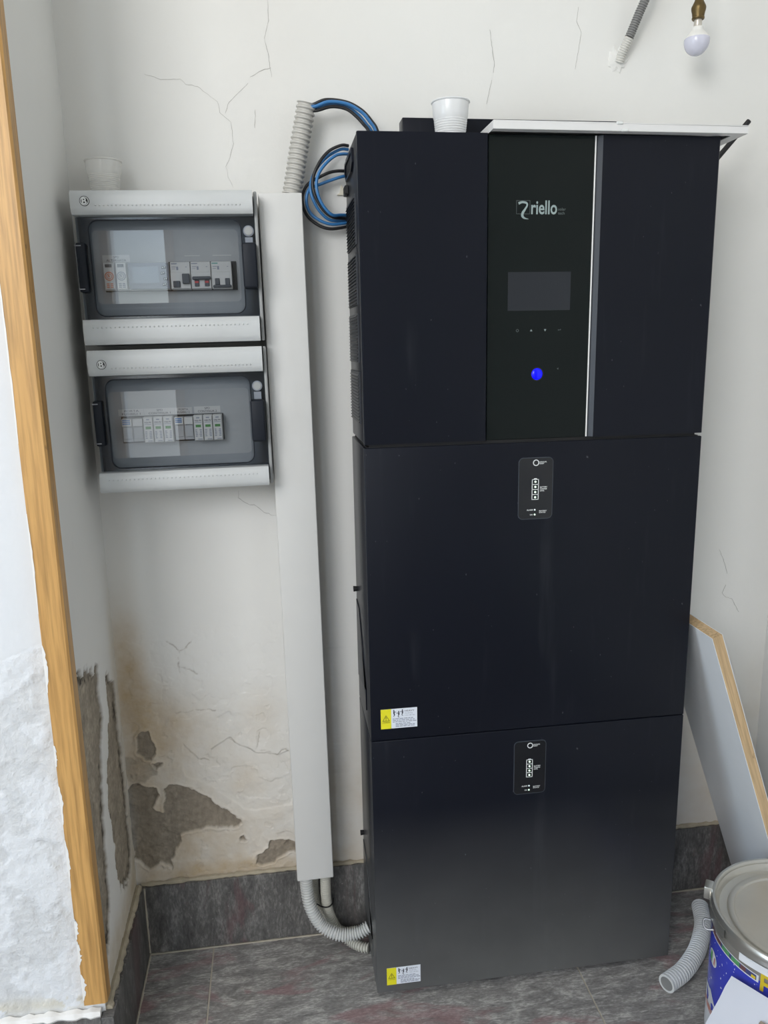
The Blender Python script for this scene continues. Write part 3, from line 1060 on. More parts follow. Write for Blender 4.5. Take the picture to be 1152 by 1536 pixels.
def warning_sticker(root, x0, z0, y):
    w, h = 0.0530, 0.0302
    s = box('warning_sticker', x0, x0 + w, y - 0.0003, y + 0.0002, z0, z0 + h, 'sticker_white', root)
    xs = x0 + 0.0150
    yy = y - 0.0006
    flat('yellow_field', [rect(x0, xs, z0, z0 + h)], yy + 0.0001, 'sticker_yellow', s)
    cx, cz = x0 + 0.0075, z0 + 0.0165
    tri = [(cx - 0.0055, cz - 0.0045), (cx + 0.0055, cz - 0.0045), (cx, cz + 0.0050)]
    tri2 = [(cx - 0.0042, cz - 0.0037), (cx + 0.0042, cz - 0.0037), (cx, cz + 0.0036)]
    fin('warning_triangle', bm_ring(tri, tri2, yy - 0.0002, yy), 'print_olive', s)
    flat('exclamation_mark', [rect(cx - 0.0005, cx + 0.0005, cz - 0.0013, cz + 0.0020), rect(cx - 0.0005, cx + 0.0005, cz - 0.0030, cz - 0.0020)], yy - 0.0002, 'print_olive', s)
    text('lettering', 'CAUTION', x0 + 0.0020, x0 + 0.0130, z0 + 0.0092, z0 + 0.0110, yy - 0.0002, 'print_olive', s, 0.01)
    # three little lifting figures
    for k, (fx, fz, sg) in enumerate(((0.0190, 0.0215, 1), (0.0260, 0.0195, -1), (0.0315, 0.0215, -1))):
        a, b_ = x0 + fx, z0 + fz
        flat('figure_symbol', [circle(a, b_ + 0.0062, 0.0009, 10),
                               [(a - 0.0008, b_ + 0.0050), (a + 0.0010, b_ + 0.0050), (a + 0.0010, b_ + 0.0015), (a - 0.0008, b_ + 0.0012)],
                               [(a + 0.0010 * sg, b_ + 0.0046), (a + 0.0034 * sg, b_ + 0.0038), (a + 0.0034 * sg, b_ + 0.0032), (a + 0.0010 * sg, b_ + 0.0038)],
                               [(a - 0.0007, b_ + 0.0015), (a + 0.0010, b_ + 0.0015), (a + 0.0016 * sg, b_ - 0.0010), (a + 0.0006 * sg, b_ - 0.0012)],
                               [(a + 0.0006 * sg, b_ - 0.0010), (a + 0.0016 * sg, b_ - 0.0008), (a - 0.0002 * sg, b_ - 0.0030), (a - 0.0010 * sg, b_ - 0.0028)]],
             yy - 0.0001, 'print_black', s)
    text('lettering', 'HEAVY', x0 + 0.0350, x0 + 0.0488, z0 + 0.0248, z0 + 0.0272, yy, 'print_black', s, 0.0)
    text('lettering', '50-60 Kg', x0 + 0.0350, x0 + 0.0462, z0 + 0.0212, z0 + 0.0232, yy, 'print_text_grey', s)
    text('lettering', '110-132 lbs', x0 + 0.0350, x0 + 0.0495, z0 + 0.0182, z0 + 0.0200, yy, 'print_text_grey', s)
    lines = []
    for (a0, a1, zz) in ((0.0172, 0.047, 0.0142), (0.0172, 0.0515, 0.0118), (0.0172, 0.0525, 0.0094), (0.0215, 0.044, 0.0066), (0.0215, 0.0515, 0.0044), (0.0215, 0.0520, 0.0022)):
        x = a0
        while x < a1 - 0.002:
            wd = random.uniform(0.0025, 0.006)
            lines.append(rect(x0 + x, x0 + min(x + wd, a1), z0 + zz, z0 + zz + 0.0010))
            x += wd + 0.0009
    o = flat('fine_print', lines, yy, 'print_text_grey', s)


def battery(z0, z1, label, paint, feet):
    t = thing('battery_module', label, 'battery', (W_ / 2, YB / 2, z0 if not feet else 0.0), group=None)
    L = Vector(t.location)
    bm = bm_box(0.0, W_, 0.006, YB, z0, z1 - 0.0015, 0.0012, 2)
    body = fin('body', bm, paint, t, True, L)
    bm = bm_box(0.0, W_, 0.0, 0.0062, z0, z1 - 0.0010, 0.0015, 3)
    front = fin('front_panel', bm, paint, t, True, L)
    bm = bm_box(0.004, W_ - 0.004, 0.004, YB - 0.004, z1 - 0.0020, z1 + 0.0, 0.0)
    fin('top_gasket', bm, 'matt_black', t, False, L)
    # access cover pressed into the left side, knob above it
    zc = z0 + (z1 - z0) * 0.44
    bm = bm_prism([(0.045, z0 + 0.06), (0.150, z0 + 0.04), (0.150, zc - 0.02), (0.115, zc - 0.025), (0.075, zc - 0.075), (0.045, zc - 0.16)], 'x', -0.0012, 0.001)
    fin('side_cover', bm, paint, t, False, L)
    bm = bmesh.new()
    bmesh.ops.create_cone(bm, segments=16, radius1=0.0045, radius2=0.0038, depth=0.006, cap_ends=True,
                          matrix=Matrix.Translation((-0.0032, 0.139, zc)) @ Matrix.Rotation(math.radians(90), 4, 'Y'))
    fin('side_knob', bm, 'matt_black', t, True, L)
    return t


def shift_parts(t, fn):
    """parts made by fn in world coordinates, re-based to the thing's origin"""
    before = set(bpy.data.objects)
    fn()
    L = Vector(t.location)
    for o in set(bpy.data.objects) - before:
        o.data.transform(Matrix.Translation(-L))


t1 = battery(H0, H1, 'black metal battery box standing on the floor, bottom of the stack', 'black_powder_coat_haze', True)
shift_parts(t1, lambda: (printing_panel(t1, 0.4210, 0.0), warning_sticker(t1, 0.0152, 0.0282, 0.0)))
for x in (0.10, 0.132, 0.36, 0.42):
    bm = bm_prism([(x - 0.012, H0), (x + 0.012, H0), (x + 0.006, 0.0), (x - 0.006, 0.0)], 'y', 0.02, 0.045)
    fin('foot', bm, 'matt_black', t1, False, t1.location)
for x in (0.10, 0.38):
    bm = bm_prism([(x - 0.012, H0), (x + 0.012, H0), (x + 0.006, 0.0), (x - 0.006, 0.0)], 'y', 0.11, 0.135)
    fin('foot', bm, 'matt_black', t1, False, t1.location)
t2 = battery(H1, H2, 'black metal battery box between the inverter and the bottom battery box', 'black_powder_coat', False)
shift_parts(t2, lambda: (printing_panel(t2, 0.8455, 0.0), warning_sticker(t2, 0.0147, 0.4606, 0.0)))

inv = thing('inverter_cabinet', 'black inverter cabinet with dark glass front, on top of two battery boxes', 'inverter', (W_ / 2, YB / 2, H2))
Li = Vector(inv.location)
ZB = H2 + 0.0035
YI = 0.150
gask = fin('base_gasket', bm_box(0.008, W_ - 0.008, 0.006, YI - 0.004, H2, ZB, 0), 'matt_black', inv, False, Li)
fin('body', bm_box(0.001, W_, 0.010, YI, ZB, H3, 0.0015, 2), 'black_powder_coat', inv, True, Li)
# front: left panel, glass fascia, right panel with its bevel
fin('front_panel', bm_prism([(0.001, 0.0095), (0.001, 0.0015), (0.0025, 0.0), (0.1660, 0.0), (0.1678, 0.0030), (0.1678, 0.0095)], 'z', ZB, H3), 'black_powder_coat', inv, False, Li)
fin('front_panel', bm_prism([(0.3185, 0.0), (W_ - 0.0015, 0.0), (W_, 0.0015), (W_, 0.0095), (0.3112, 0.0095), (0.3112, 0.0075)], 'z', ZB, H3), 'black_powder_coat', inv, False, Li)
fin('bevel_trim', bm_prism([(0.3108, 0.0070), (0.3184, -0.0003), (0.3188, 0.0001), (0.3113, 0.0074)], 'z', ZB + 0.0005, H3 - 0.0005), 'bevel_grey', inv, False, Li)
fin('edge_strip', bm_prism([(0.3092, 0.0032), (0.3108, 0.0032), (0.3108, 0.0092), (0.3092, 0.0092)], 'z', ZB + 0.0005, H3 - 0.0005), 'bright_edge', inv, False, Li)
glass = fin('glass_fascia', bm_box(0.1684, 0.3091, 0.0036, 0.0095, ZB, H3 - 0.0005, 0.0005, 1), 'fascia_glass', inv, False, Li)


def fascia_print():
    y = 0.0034
    flat('display_screen', [rect(0.1960, 0.2816, 1.0424, 1.0915)], y, 'display_off', glass)
    # logo: thin square outline with a ribbon stroke
    o = [(0.2058, 1.1633), (0.2240, 1.1633), (0.2240, 1.1800), (0.2058, 1.1800)]
    i = [(0.2062, 1.1637), (0.2236, 1.1637), (0.2236, 1.1796), (0.2062, 1.1796)]
    fin('logo_square', bm_ring(o, i, y - 0.0001, y + 0.0001), 'print_dim', glass)
    cl = [(0.2085, 1.1762), (0.2135, 1.1778), (0.2190, 1.1768), (0.2200, 1.1738), (0.2172, 1.1690), (0.2142, 1.1645), (0.2140, 1.1607), (0.2170, 1.1582), (0.2222, 1.1572)]
    wd = [0.0016, 0.0013, 0.0013, 0.0010, 0.0012, 0.0016, 0.0016, 0.0009, 0.0002]
    P, s = spline([(a, 0, b_) for a, b_ in cl], 0.0008)
    ww = np.interp(np.linspace(0, 1, len(P)), np.linspace(0, 1, len(wd)), wd)
    bm = bmesh.new()
    A, B = [], []
    T = np.gradient(P, axis=0)
    for k in range(len(P)):
        tx, tz = T[k][0], T[k][2]
        l = math.hypot(tx, tz)
        A.append(bm.verts.new((P[k][0] - tz / l * ww[k], y - 0.0002, P[k][2] + tx / l * ww[k])))
        B.append(bm.verts.new((P[k][0] + tz / l * ww[k], y - 0.0002, P[k][2] - tx / l * ww[k])))
    for k in range(len(P) - 1):
        bm.faces.new((A[k], B[k], B[k + 1], A[k + 1]))
    fin('logo_ribbon', bm, 'print_grey', glass)
    text('brand_lettering', 'riello', 0.2256, 0.2603, 1.1629, 1.1800, y - 0.0001, 'print_grey', glass, 0.016)
    text('brand_lettering', 'solar\ntech', 0.2616, 0.2722, 1.1628, 1.1712, y - 0.0001, 'print_dim', glass, 0.01)
    fin('escape_icon', bm_ring(circle(0.2096, 1.0167, 0.0019, 16), circle(0.2096, 1.0167, 0.0013, 16), y - 0.0001, y), 'print_dim', glass)
    flat('up_icon', [[(0.2270, 1.0156), (0.2302, 1.0156), (0.2286, 1.0182)]], y, 'print_grey', glass)
    flat('down_icon', [[(0.2462, 1.0180), (0.2495, 1.0180), (0.2479, 1.0152)]], y, 'print_grey', glass)
    flat('enter_icon', [rect(0.2662, 0.2695, 1.0164, 1.0170), [(0.2655, 1.0167), (0.2668, 1.0176), (0.2668, 1.0158)], rect(0.2691, 0.2697, 1.0164, 1.0180)], y, 'print_dim', glass)
    flat('speaker_icon', [[(0.2660, 0.9652), (0.2668, 0.9652), (0.2676, 0.9642), (0.2676, 0.9672), (0.2668, 0.9662), (0.2660, 0.9662)]], y, 'print_dim', glass)
    bm = bmesh.new()
    bmesh.ops.create_uvsphere(bm, u_segments=24, v_segments=12, radius=0.0079, matrix=Matrix.Translation((0.2376, 0.0036, 0.9592)) @ Matrix.Diagonal((1, 0.42, 1, 1)))
    fin('power_button', bm, 'blue_light', glass, True)
    fin('button_ring', bm_ring(circle(0.2376, 0.9592, 0.0090, 32), circle(0.2376, 0.9592, 0.0078, 32), 0.0024, 0.0040), 'gloss_black', glass)


shift_parts(inv, fascia_print)


def side_details():
    # raised frame with four louvred vents on the left side
    zs = [(0.897, 0.967), (0.979, 1.043), (1.054, 1.118), (1.130, 1.192)]
    for z0, z1 in zs:
        bm = bm_box(-0.0006, 0.0012, 0.030, 0.140, z0, z1)
        v_ = fin('vent_panel', bm, 'dark_grille', inv)
        n = int((z1 - z0) / 0.0042)
        for k in range(n):
            z = z0 + 0.0015 + k * 0.0042
            bm = bm_prism([(-0.0026, z), (-0.0007, z + 0.0016), (-0.0007, z + 0.0005)], 'y', 0.033, 0.137)
            # prism helper uses (x,z) for axis y
            fin('louvre', bm, 'black_powder_coat', v_)
    # carrying handle recess and its bezel
    pz = [(0.045, 1.2500), (0.140, 1.2500), (0.146, 1.2380), (0.128, 1.2240), (0.060, 1.2240), (0.045, 1.2330)]
    pi = [(0.052, 1.2465), (0.133, 1.2465), (0.138, 1.2378), (0.124, 1.2275), (0.064, 1.2275), (0.052, 1.2345)]
    bm = bmesh.new()
    A = [bm.verts.new((-0.0016, a, b_)) for a, b_ in pz]
    A2 = [bm.verts.new((0.0012, a, b_)) for a, b_ in pz]
    B = [bm.verts.new((-0.0016, a, b_)) for a, b_ in pi]
    Bd = [bm.verts.new((0.0008, a, b_)) for a, b_ in pi]
    n = len(pz)
    for k in range(n):
        j = (k + 1) % n
        bm.faces.new((A[k], A[j], B[j], B[k]))
        bm.faces.new((A[k], A[j], A2[j], A2[k]))
        bm.faces.new((B[k], B[j], Bd[j], Bd[k]))
    h = fin('handle_bezel', bm, 'black_powder_coat', inv)
    fin('handle_recess', bm_prism(pi, 'x', 0.0004, 0.0012), 'matt_black', h)
    fin('side_switch', bm_box(-0.0040, 0.0012, 0.1180, 0.1420, 1.2070, 1.2185, 0.0008, 1), 'matt_black', inv)
    # raised housing along the rear edge of the top
    fin('rear_housing', bm_box(0.0785, 0.3900, 0.1220, 0.1500, H3, 1.3075, 0.0012, 2), 'black_powder_coat', inv, True)


shift_parts(inv, side_details)

# ------------------------------------------------------------------ things lying on the cabinet
tr = thing('metal_tray_panel', 'thin white metal panel lying across the top of the inverter', 'panel', (0.338, 0.05, H3 + 0.0006), (0, 0, 0.012))
TX, TY0, TY1, TH = 0.1705, -0.0655, 0.066, 0.0102
fin('sheet', bm_box(-TX, TX, TY0, TY1, TH - 0.0016, TH, 0.0005, 1), 'tray_white', tr, True)
fin('folded_edge', bm_box(-TX, TX, TY0, TY0 + 0.0014, 0, TH - 0.0016, 0.0004, 1), 'tray_white', tr, True)
fin('folded_edge', bm_box(-TX, TX, TY1 - 0.0014, TY1, 0, TH - 0.0016, 0.0004, 1), 'tray_white', tr, True)
fin('folded_edge', bm_box(-TX, -TX + 0.0014, TY0 + 0.0014, TY1 - 0.0014, 0, TH - 0.0016, 0.0004, 1), 'tray_white', tr, True)
fin('folded_edge', bm_box(TX - 0.0014, TX, TY0 + 0.0014, TY1 - 0.0014, 0, TH - 0.0016, 0.0004, 1), 'tray_white', tr, True)
fin('folded_lip', bm_box(-TX + 0.0014, TX - 0.0014, TY0 + 0.0014, TY0 + 0.013, 0.0, 0.0012), 'tray_white', tr)
fin('folded_lip', bm_box(TX - 0.016, TX - 0.0014, TY0 + 0.013, TY1 - 0.0014, 0.0, 0.0012), 'tray_white', tr)
for dx, z in ((-0.006, TH - 0.0012), (0.001, 0.0005)):
    fin('plastic_clip', bm_box(dx - 0.004, dx + 0.004, TY0 - 0.0022, TY0 + 0.002, z - 0.0012, z + 0.0022, 0.0006, 1), 'print_white', tr, True)

tag(fin('black_strap', bm_tube([(0.4870, 0.100, 1.2025), (0.5140, 0.100, 1.2328), (0.5414, 0.100, 1.2635), (0.5785, 0.100, 1.3052)], 0.0036, 0.006, 10), 'matt_black', None, True),
    'black strap slanting up behind the white metal panel', 'strap')


def cup(name, label, cx, cy, zb, rt, h, mat):
    t = thing(name, label, 'cup', (cx, cy, zb))
    rb = rt * 0.70
    prof = [(0.0001, 0.0012), (rb * 0.9, 0.0012), (rb, 0.0)]
    n = 9
    for k in range(n):
        z = h * 0.10 + h * 0.48 * k / n
        r = rb + (rt * 0.93 - rb) * z / h
        prof += [(r, z), (r + 0.0006, z + h * 0.018), (r + 0.0001, z + h * 0.036)]
    prof += [(rb + (rt * 0.93 - rb) * 0.62 + 0.0007, h * 0.63), (rb + (rt * 0.93 - rb) * 0.64 + 0.0010, h * 0.655), (rt * 0.925, h * 0.955)]
    fin('wall', bm_lathe(prof, 0, 0, 40), mat, t, True)
    rim = [(rt + 0.0012 * math.cos(a) - 0.0014, h - 0.0012 + 0.0012 * math.sin(a)) for a in np.linspace(0, 2 * math.pi, 9)]
    rim = [(r if True else r, z) for r, z in rim]
    fin('rim', bm_lathe([(rt - 0.0024 + 0.0020 * math.cos(a), h - 0.0014 + 0.0014 * math.sin(a)) for a in np.linspace(0, 2 * math.pi, 9)], 0, 0, 40), mat, t, True)
    return t


cup('plastic_cup', 'white ribbed plastic cup standing on top of the inverter', 0.1345, 0.070, H3 + 0.0002, 0.0262, 0.0545, 'cup_white')
cup('plastic_cup', 'see-through plastic cup standing on the upper breaker box', -0.3250, 0.128, 1.2050, 0.0248, 0.0440, 'cup_translucent')

# ------------------------------------------------------------------ breaker boxes


def enclosure(label, cx, cz, ang, top, hz, S):
    a = math.radians(ang)
    # thing's origin: foot of the box against the wall
    ox = cx + hz * math.sin(a)
    oz = cz - hz * math.cos(a)
    t = thing('breaker_box', label, 'breaker box', (ox, YW - 0.003, oz), (0, -a, 0))
    D = lambda z: z + hz
    B = lambda n, x0, x1, y0, y1, z0, z1, m_, p=t, bev=0.0, seg=2: fin(n, bm_box(x0, x1, y0, y1, D(z0), D(z1), bev, seg), m_, p, bev > 0)
    yf = -0.0935
    B('body', -0.1172, 0.1172, -0.048, 0.0, -hz, hz - 0.0, 'box_plastic_base', t, 0.006, 3)
    B('front_frame', -0.1172, -0.1135, -0.078, -0.048, -hz + 0.001, hz - 0.001, 'box_plastic_base', t, 0.001, 1)
    B('front_frame', 0.1133, 0.1178, -0.082, -0.048, -hz + 0.001, hz - 0.001, 'box_plastic_base', t, 0.0018, 2)
    zt0, zb1 = S['door'][1] + 0.0015, S['door'][0] - 0.0012
    for nm, z0, z1, dz in (('top_band', zt0, hz - 0.001, 0), ('bottom_band', -hz + 0.001, zb1, 1)):
        # gently convex band
        prof = []
        n = 8
        for k in range(n + 1):
            u = k / n
            z = z0 + (z1 - z0) * u
            bul = 0.004 * (math.sin(math.pi * (0.15 + 0.75 * u)) if dz == 0 else math.sin(math.pi * (0.85 - 0.75 * u)))
            ed = 0.0022 if k in (0, n) else 0.0
            prof.append((yf + 0.0025 - bul + ed, D(z)))
        poly = prof + [(-0.048, D(z1)), (-0.048, D(z0))]
        fin(nm, bm_prism(poly, 'x', -0.1172, 0.1122), 'box_plastic', t, True)
    B('inner_plate', -0.1135, 0.1133, -0.0600, -0.048, zb1, zt0, 'inner_plate_grey')
    # module slot in the inner plate
    s = S['slot']
    B('module_slot', s[0], s[1], -0.0612, -0.0600, s[2], s[3], 'matt_black')
    # smoked door, its window hump and the clear pane
    d0, d1 = S['door']
    win = rrect(S['win'][0], S['win'][1], D(S['win'][2]), D(S['win'][3]), 0.012, 6)
    outer = rrect(-0.1160, 0.1128, D(d0), D(d1), 0.0012, 6)
    door = fin('door', bm_ring(outer, win, -0.0790, -0.0772), 'smoked_frame', t)
    fl_ = S['flat']
    pane = rrect(fl_[0], fl_[1], D(fl_[2]), D(fl_[3]), 0.006, 6)
    midl = rrect(S['win'][0] + 0.001, S['win'][1] - 0.001, D(S['win'][2] + 0.002), D(S['win'][3] - 0.002), 0.0115, 6)
    fin('window_rim', bm_loft([[(x, -0.0790, z) for x, z in win], [(x, -0.0860, z) for x, z in midl], [(x, -0.0945, z) for x, z in pane]], cap=False), 'smoked_edge', door, True)
    bmp = bmesh.new()
    bmp.faces.new([bmp.verts.new((x, -0.0945, z)) for x, z in pane])
    fin('window_pane', bmp, 'clear_pane', door)
    o2 = rrect(S['win'][0] - 0.0012, S['win'][1] + 0.0012, D(S['win'][2] - 0.0012), D(S['win'][3] + 0.0012), 0.013, 6)
    fin('window_seam', bm_ring(o2, win, -0.0800, -0.0790), 'black_plastic', door)
    h = S['hinge']
    B('hinge', -0.1182, -0.1060, -0.0860, -0.066, h[0], h[1], 'black_plastic', t, 0.0025, 2)
    for z in (h[0] + 0.004, h[1] - 0.004):
        B('hinge_pin', -0.1190, -0.1110, -0.0868, -0.0855, z - 0.0006, z + 0.0006, 'satin_steel')
    l = S['latch']
    B('latch', l[0], l[1], -0.0990, -0.0772, l[2], l[3], 'black_plastic', t, 0.003, 3)
    bm = bm_prism(circle(S['btn'][0], D(S['btn'][1]), 0.0054, 24), 'y', -0.0835, -0.0770)
    lk = fin('lock_button', bm, 'box_plastic_base', t, False)
    fin('lock_ring', bm_ring(circle(S['btn'][0], D(S['btn'][1]), 0.0070, 24), circle(S['btn'][0], D(S['btn'][1]), 0.0055, 24), -0.0822, -0.0790), 'meter_blue_grey', lk)
    B('latch_guide', S['btn'][0] - 0.005, S['btn'][0] + 0.005, -0.0820, -0.0790, l[3] + 0.0005, S['btn'][1] - 0.008, 'meter_blue_grey')
    # maker's badge: dark disc, pale ring and letter
    lx, lz = S['logo'][0], D(S['logo'][1])
    yb = yf - 0.0014
    bd = fin('badge', bm_prism(circle(lx, lz, 0.0062, 28), 'y', yb - 0.0006, yb + 0.0016), 'matt_black', t)
    fin('badge_ring', bm_ring(circle(lx, lz, 0.0054, 28), circle(lx, lz, 0.0044, 28), yb - 0.0009, yb - 0.0006), 'print_white', bd)
    text('badge_letter', 'B', lx - 0.0032, lx + 0.0030, lz - 0.0042, lz + 0.0042, yb - 0.0011, 'print_white', bd, 0.03)
    # rows of small raised dots along both bands
    for nm, z, x0, x1, yd in (('dot_row', S['dots'][0], -0.0858, 0.0957, yf - 0.0018), ('dot_row', S['dots'][1], -0.1040, 0.0960, yf - 0.0016)):
        bm = bmesh.new()
        n = 37
        for k in range(n):
            x = x0 + (x1 - x0) * k / (n - 1)
            bmesh.ops.create_icosphere(bm, subdivisions=1, radius=0.0011, matrix=Matrix.Translation((x, yd, D(z))))
        fin(nm, bm, 'box_plastic', t, True)
    # paper labels over the modules
    for body, x0, x1, z0, z1 in S['labels']:
        lb = B('paper_label', x0, x1, -0.0604, -0.0600, z0, z1, 'module_white')
        if body:
            L1 = body.split('\n')
            w = x1 - x0
            text('label_lettering', body, x0 + w * 0.14, x1 - w * 0.14, D(z0 + (z1 - z0) * 0.12), D(z1 - (z1 - z0) * 0.14), -0.0606, 'print_black', lb, 0.0, align='CENTER')
    return t


UB = dict(door=(-0.0628, 0.0655), win=(-0.1005, 0.0945, -0.0590, 0.0615), flat=(-0.0945, 0.0905, -0.0444, 0.0470), hinge=(-0.0285, 0.0340),
          latch=(0.0946, 0.1138, -0.0280, 0.0302), btn=(0.1045, 0.0465), logo=(-0.0990, 0.0828), dots=(0.0778, -0.0742), slot=(-0.0895, 0.0850, -0.0272, 0.0105),
          labels=[('SPD\nALTERNATA', -0.0905, -0.0550, 0.0112, 0.0205), ('', 0.0170, 0.0370, 0.0178, 0.0188), ('', 0.0540, 0.0790, 0.0178, 0.0190)])
LB = dict(door=(-0.0678, 0.0612), win=(-0.1000, 0.0930, -0.0640, 0.0562), flat=(-0.0953, 0.0908, -0.0484, 0.0412), hinge=(-0.0324, 0.0292),
          latch=(0.0924, 0.1116, -0.0335, 0.0238), btn=(0.1029, 0.0424), logo=(-0.0991, 0.0775), dots=(0.0722, -0.0783), slot=(-0.0868, 0.0527, -0.0318, 0.0052),
          labels=[('PORTA\nFUSIBILI 1', -0.0900, -0.0556, 0.0060, 0.0152), ('SPD\nCONTINUA 1', -0.0552, -0.0138, 0.0060, 0.0152), ('PORTA\nFUSIBILI 2', -0.0134, 0.0100, 0.0060, 0.0150), ('SPD\nCONTINUA 2', 0.0130, 0.0492, 0.0062, 0.0155)])
e1 = enclosure('pale grey breaker box with smoked door, the upper of the two on the wall', -0.2420, 1.1062, 0.5, True, 0.0975, UB)
e2 = enclosure('pale grey breaker box with smoked door, hung below the other box', -0.2398, 0.9065, 0.4, False, 0.0970, LB)


def module(enc, hz, name, label, cat, x0, x1, z0, z1, group=None):
    """a DIN module standing in the slot of a breaker box: local x,z of that box"""
    M = Matrix.Translation(enc.location) @ enc.rotation_euler.to_matrix().to_4x4()
    p = M @ Vector(((x0 + x1) / 2, -0.0618, z0 + hz))
    t = thing(name, label, cat, p, tuple(enc.rotation_euler), group)
    w, h = (x1 - x0) / 2, z1 - z0
    return t, w, h


DEP = -0.0150


def surge_ac(x0, x1, label, ring):
    t, w, h = module(e1, 0.0975, 'surge_protector', label, 'surge protector', x0, x1, -0.0258, 0.0098)
    w -= 0.0003
    fin('body', bm_box(-w, w, DEP + 0.004, 0, 0, h, 0.0006, 1), 'module_white', t)
    c = fin('cartridge', bm_box(-w + 0.0008, w - 0.0008, DEP, DEP + 0.004, 0.001, h - 0.001, 0.0005, 1), 'module_white', t)
    fin('status_window', bm_box(-0.0042, 0.0042, DEP - 0.0004, DEP, h - 0.0065, h - 0.0025), 'switch_dark', t)
    fin('printed_ring', bm_ring(circle(0, h * 0.50, 0.0058, 20), circle(0, h * 0.50, 0.0046, 20), DEP - 0.0003, DEP), ring, c)
    fin('printed_ring', bm_ring(circle(0, h * 0.50, 0.0036, 16), circle(0, h * 0.50, 0.0028, 16), DEP - 0.0003, DEP), ring, c)
    flat('printed_bolt', [[(-0.0012, h * 0.5 + 0.002), (0.0006, h * 0.5 + 0.002), (-0.0002, h * 0.5 + 0.0002), (0.0014, h * 0.5 + 0.0002), (-0.001, h * 0.5 - 0.0024), (-0.0002, h * 0.5 - 0.0006), (-0.0016, h * 0.5 - 0.0006)]], DEP - 0.0003, ring, c)
    flat('printed_text', [rect(-0.004, -0.0005, 0.003 + k * 0.0022, 0.0043 + k * 0.0022) for k in range(3)] + [rect(0.0008, 0.0042, 0.003 + k * 0.0022, 0.0043 + k * 0.0022) for k in range(3)], DEP - 0.0003, ring, c)


surge_ac(-0.0885, -0.0732, 'slim surge protector with orange printed ring under the ALTERNATA label', 'orange_print')
surge_ac(-0.0730, -0.0577, 'slim surge protector with grey printed ring beside the energy meter', 'print_text_grey')
t, w, h = module(e1, 0.0975, 'energy_meter', 'blue-grey energy meter with blank display in the upper breaker box', 'meter', -0.0572, -0.0032, -0.0262, 0.0094)
fin('body', bm_box(-w, w, DEP + 0.002, 0, 0, h, 0.0008, 1), 'module_grey', t)
fp = fin('face_plate', bm_box(-w + 0.001, w - 0.001, DEP, DEP + 0.002, 0.001, h - 0.001, 0.0004, 1), 'meter_blue_grey', t)
fin('display', bm_box(-w + 0.0065, w - 0.0135, DEP - 0.0004, DEP, 0.0085, h - 0.0060), 'lcd_off', t)
flat('printed_text', [rect(-w + 0.004, -w + 0.020, h - 0.0042, h - 0.0030), rect(-w + 0.023, -w + 0.040, h - 0.0042, h - 0.0032), rect(-w + 0.007, -w + 0.010, 0.0035, 0.006), rect(-w + 0.012, -w + 0.015, 0.0035, 0.006)], DEP - 0.0002, 'print_text_grey', fp)
for k, (dx, dz) in enumerate(((0.0068, h - 0.0072), (0.0085, h - 0.0145), (0.0055, h - 0.0220), (0.0072, h - 0.0290))):
    bt = fin('button', bm_box(w - dx - 0.0028, w - dx + 0.0028, DEP - 0.0010, DEP, dz - 0.0018, dz + 0.0018, 0.0004, 1), 'switch_dark', t)
    flat('button_mark', [rect(w - dx - 0.0018, w - dx - 0.0006, dz - 0.0005, dz + 0.0005), rect(w - dx + 0.0006, w - dx + 0.0018, dz, dz + 0.001)], DEP - 0.0012, 'print_white', bt)


def din(x0, x1, name, label, cat):
    t, w, h = module(e1, 0.0975, name, label, cat, x0, x1, -0.0265, 0.0092)
    w -= 0.0003
    b_ = fin('body', bm_box(-w, w, DEP + 0.003, 0, 0, h, 0.0006, 1), 'module_white', t)
    fin('nose', bm_box(-w, w, DEP, DEP + 0.003, 0.001, h * 0.62, 0.0005, 1), 'module_white', t)
    yy = DEP + 0.0028
    flat('printed_text', [rect(-w + 0.002, -w + 0.0065, h - 0.0092, h - 0.0086), rect(-w + 0.002, -w + 0.0075, h - 0.0068, h - 0.0060), rect(-w + 0.008, -w + 0.0105, h - 0.0105, h - 0.0060), rect(w - 0.006, w - 0.004, h - 0.0070, h - 0.0062)], yy, 'print_text_grey', b_)
    return t, w, h, b_


t, w, h, b_ = din(-0.0022, 0.0242, 'residual_current_breaker', 'residual current breaker with square test button beside the energy meter', 'breaker')
flat('maker_mark', [rect(-w + 0.0015, -w + 0.0090, h - 0.0030, h - 0.0016)], DEP + 0.0028, 'print_text_grey', b_)
fin('test_button', bm_box(-w + 0.0030, -w + 0.0120, DEP - 0.0020, DEP, 0.0025, 0.0110, 0.0006, 1), 'switch_dark', t)
fin('toggle', bm_box(w - 0.0105, w - 0.0008, DEP - 0.0050, DEP, 0.0070, 0.0200, 0.001, 2), 'switch_dark', t)
t, w, h, b_ = din(0.0245, 0.0512, 'circuit_breaker', 'two pole circuit breaker with red flags and its toggle bar up', 'breaker')
flat('maker_mark', [rect(-w + 0.0010, -w + 0.0090, h - 0.0030, h - 0.0018)], DEP + 0.0028, 'print_text_grey', b_)
fin('toggle_bar', bm_box(-w + 0.0015, w + 0.0000, DEP - 0.0050, DEP - 0.001, 0.0118, 0.0162, 0.0015, 2), 'switch_dark', t)
for dx in (-0.0058, 0.0075):
    tg = fin('toggle', bm_box(dx - 0.0030, dx + 0.0030, DEP - 0.0020, DEP, 0.0034, 0.0118, 0.0005, 1), 'switch_dark', t)
    fin('red_flag', bm_box(dx - 0.0024, dx + 0.0024, DEP - 0.0026, DEP - 0.0020, 0.0078, 0.0102), 'red_flag', tg)
t, w, h, b_ = din(0.0515, 0.0790, 'circuit_breaker', 'two pole circuit breaker with its toggle bar down, last in the row', 'breaker')
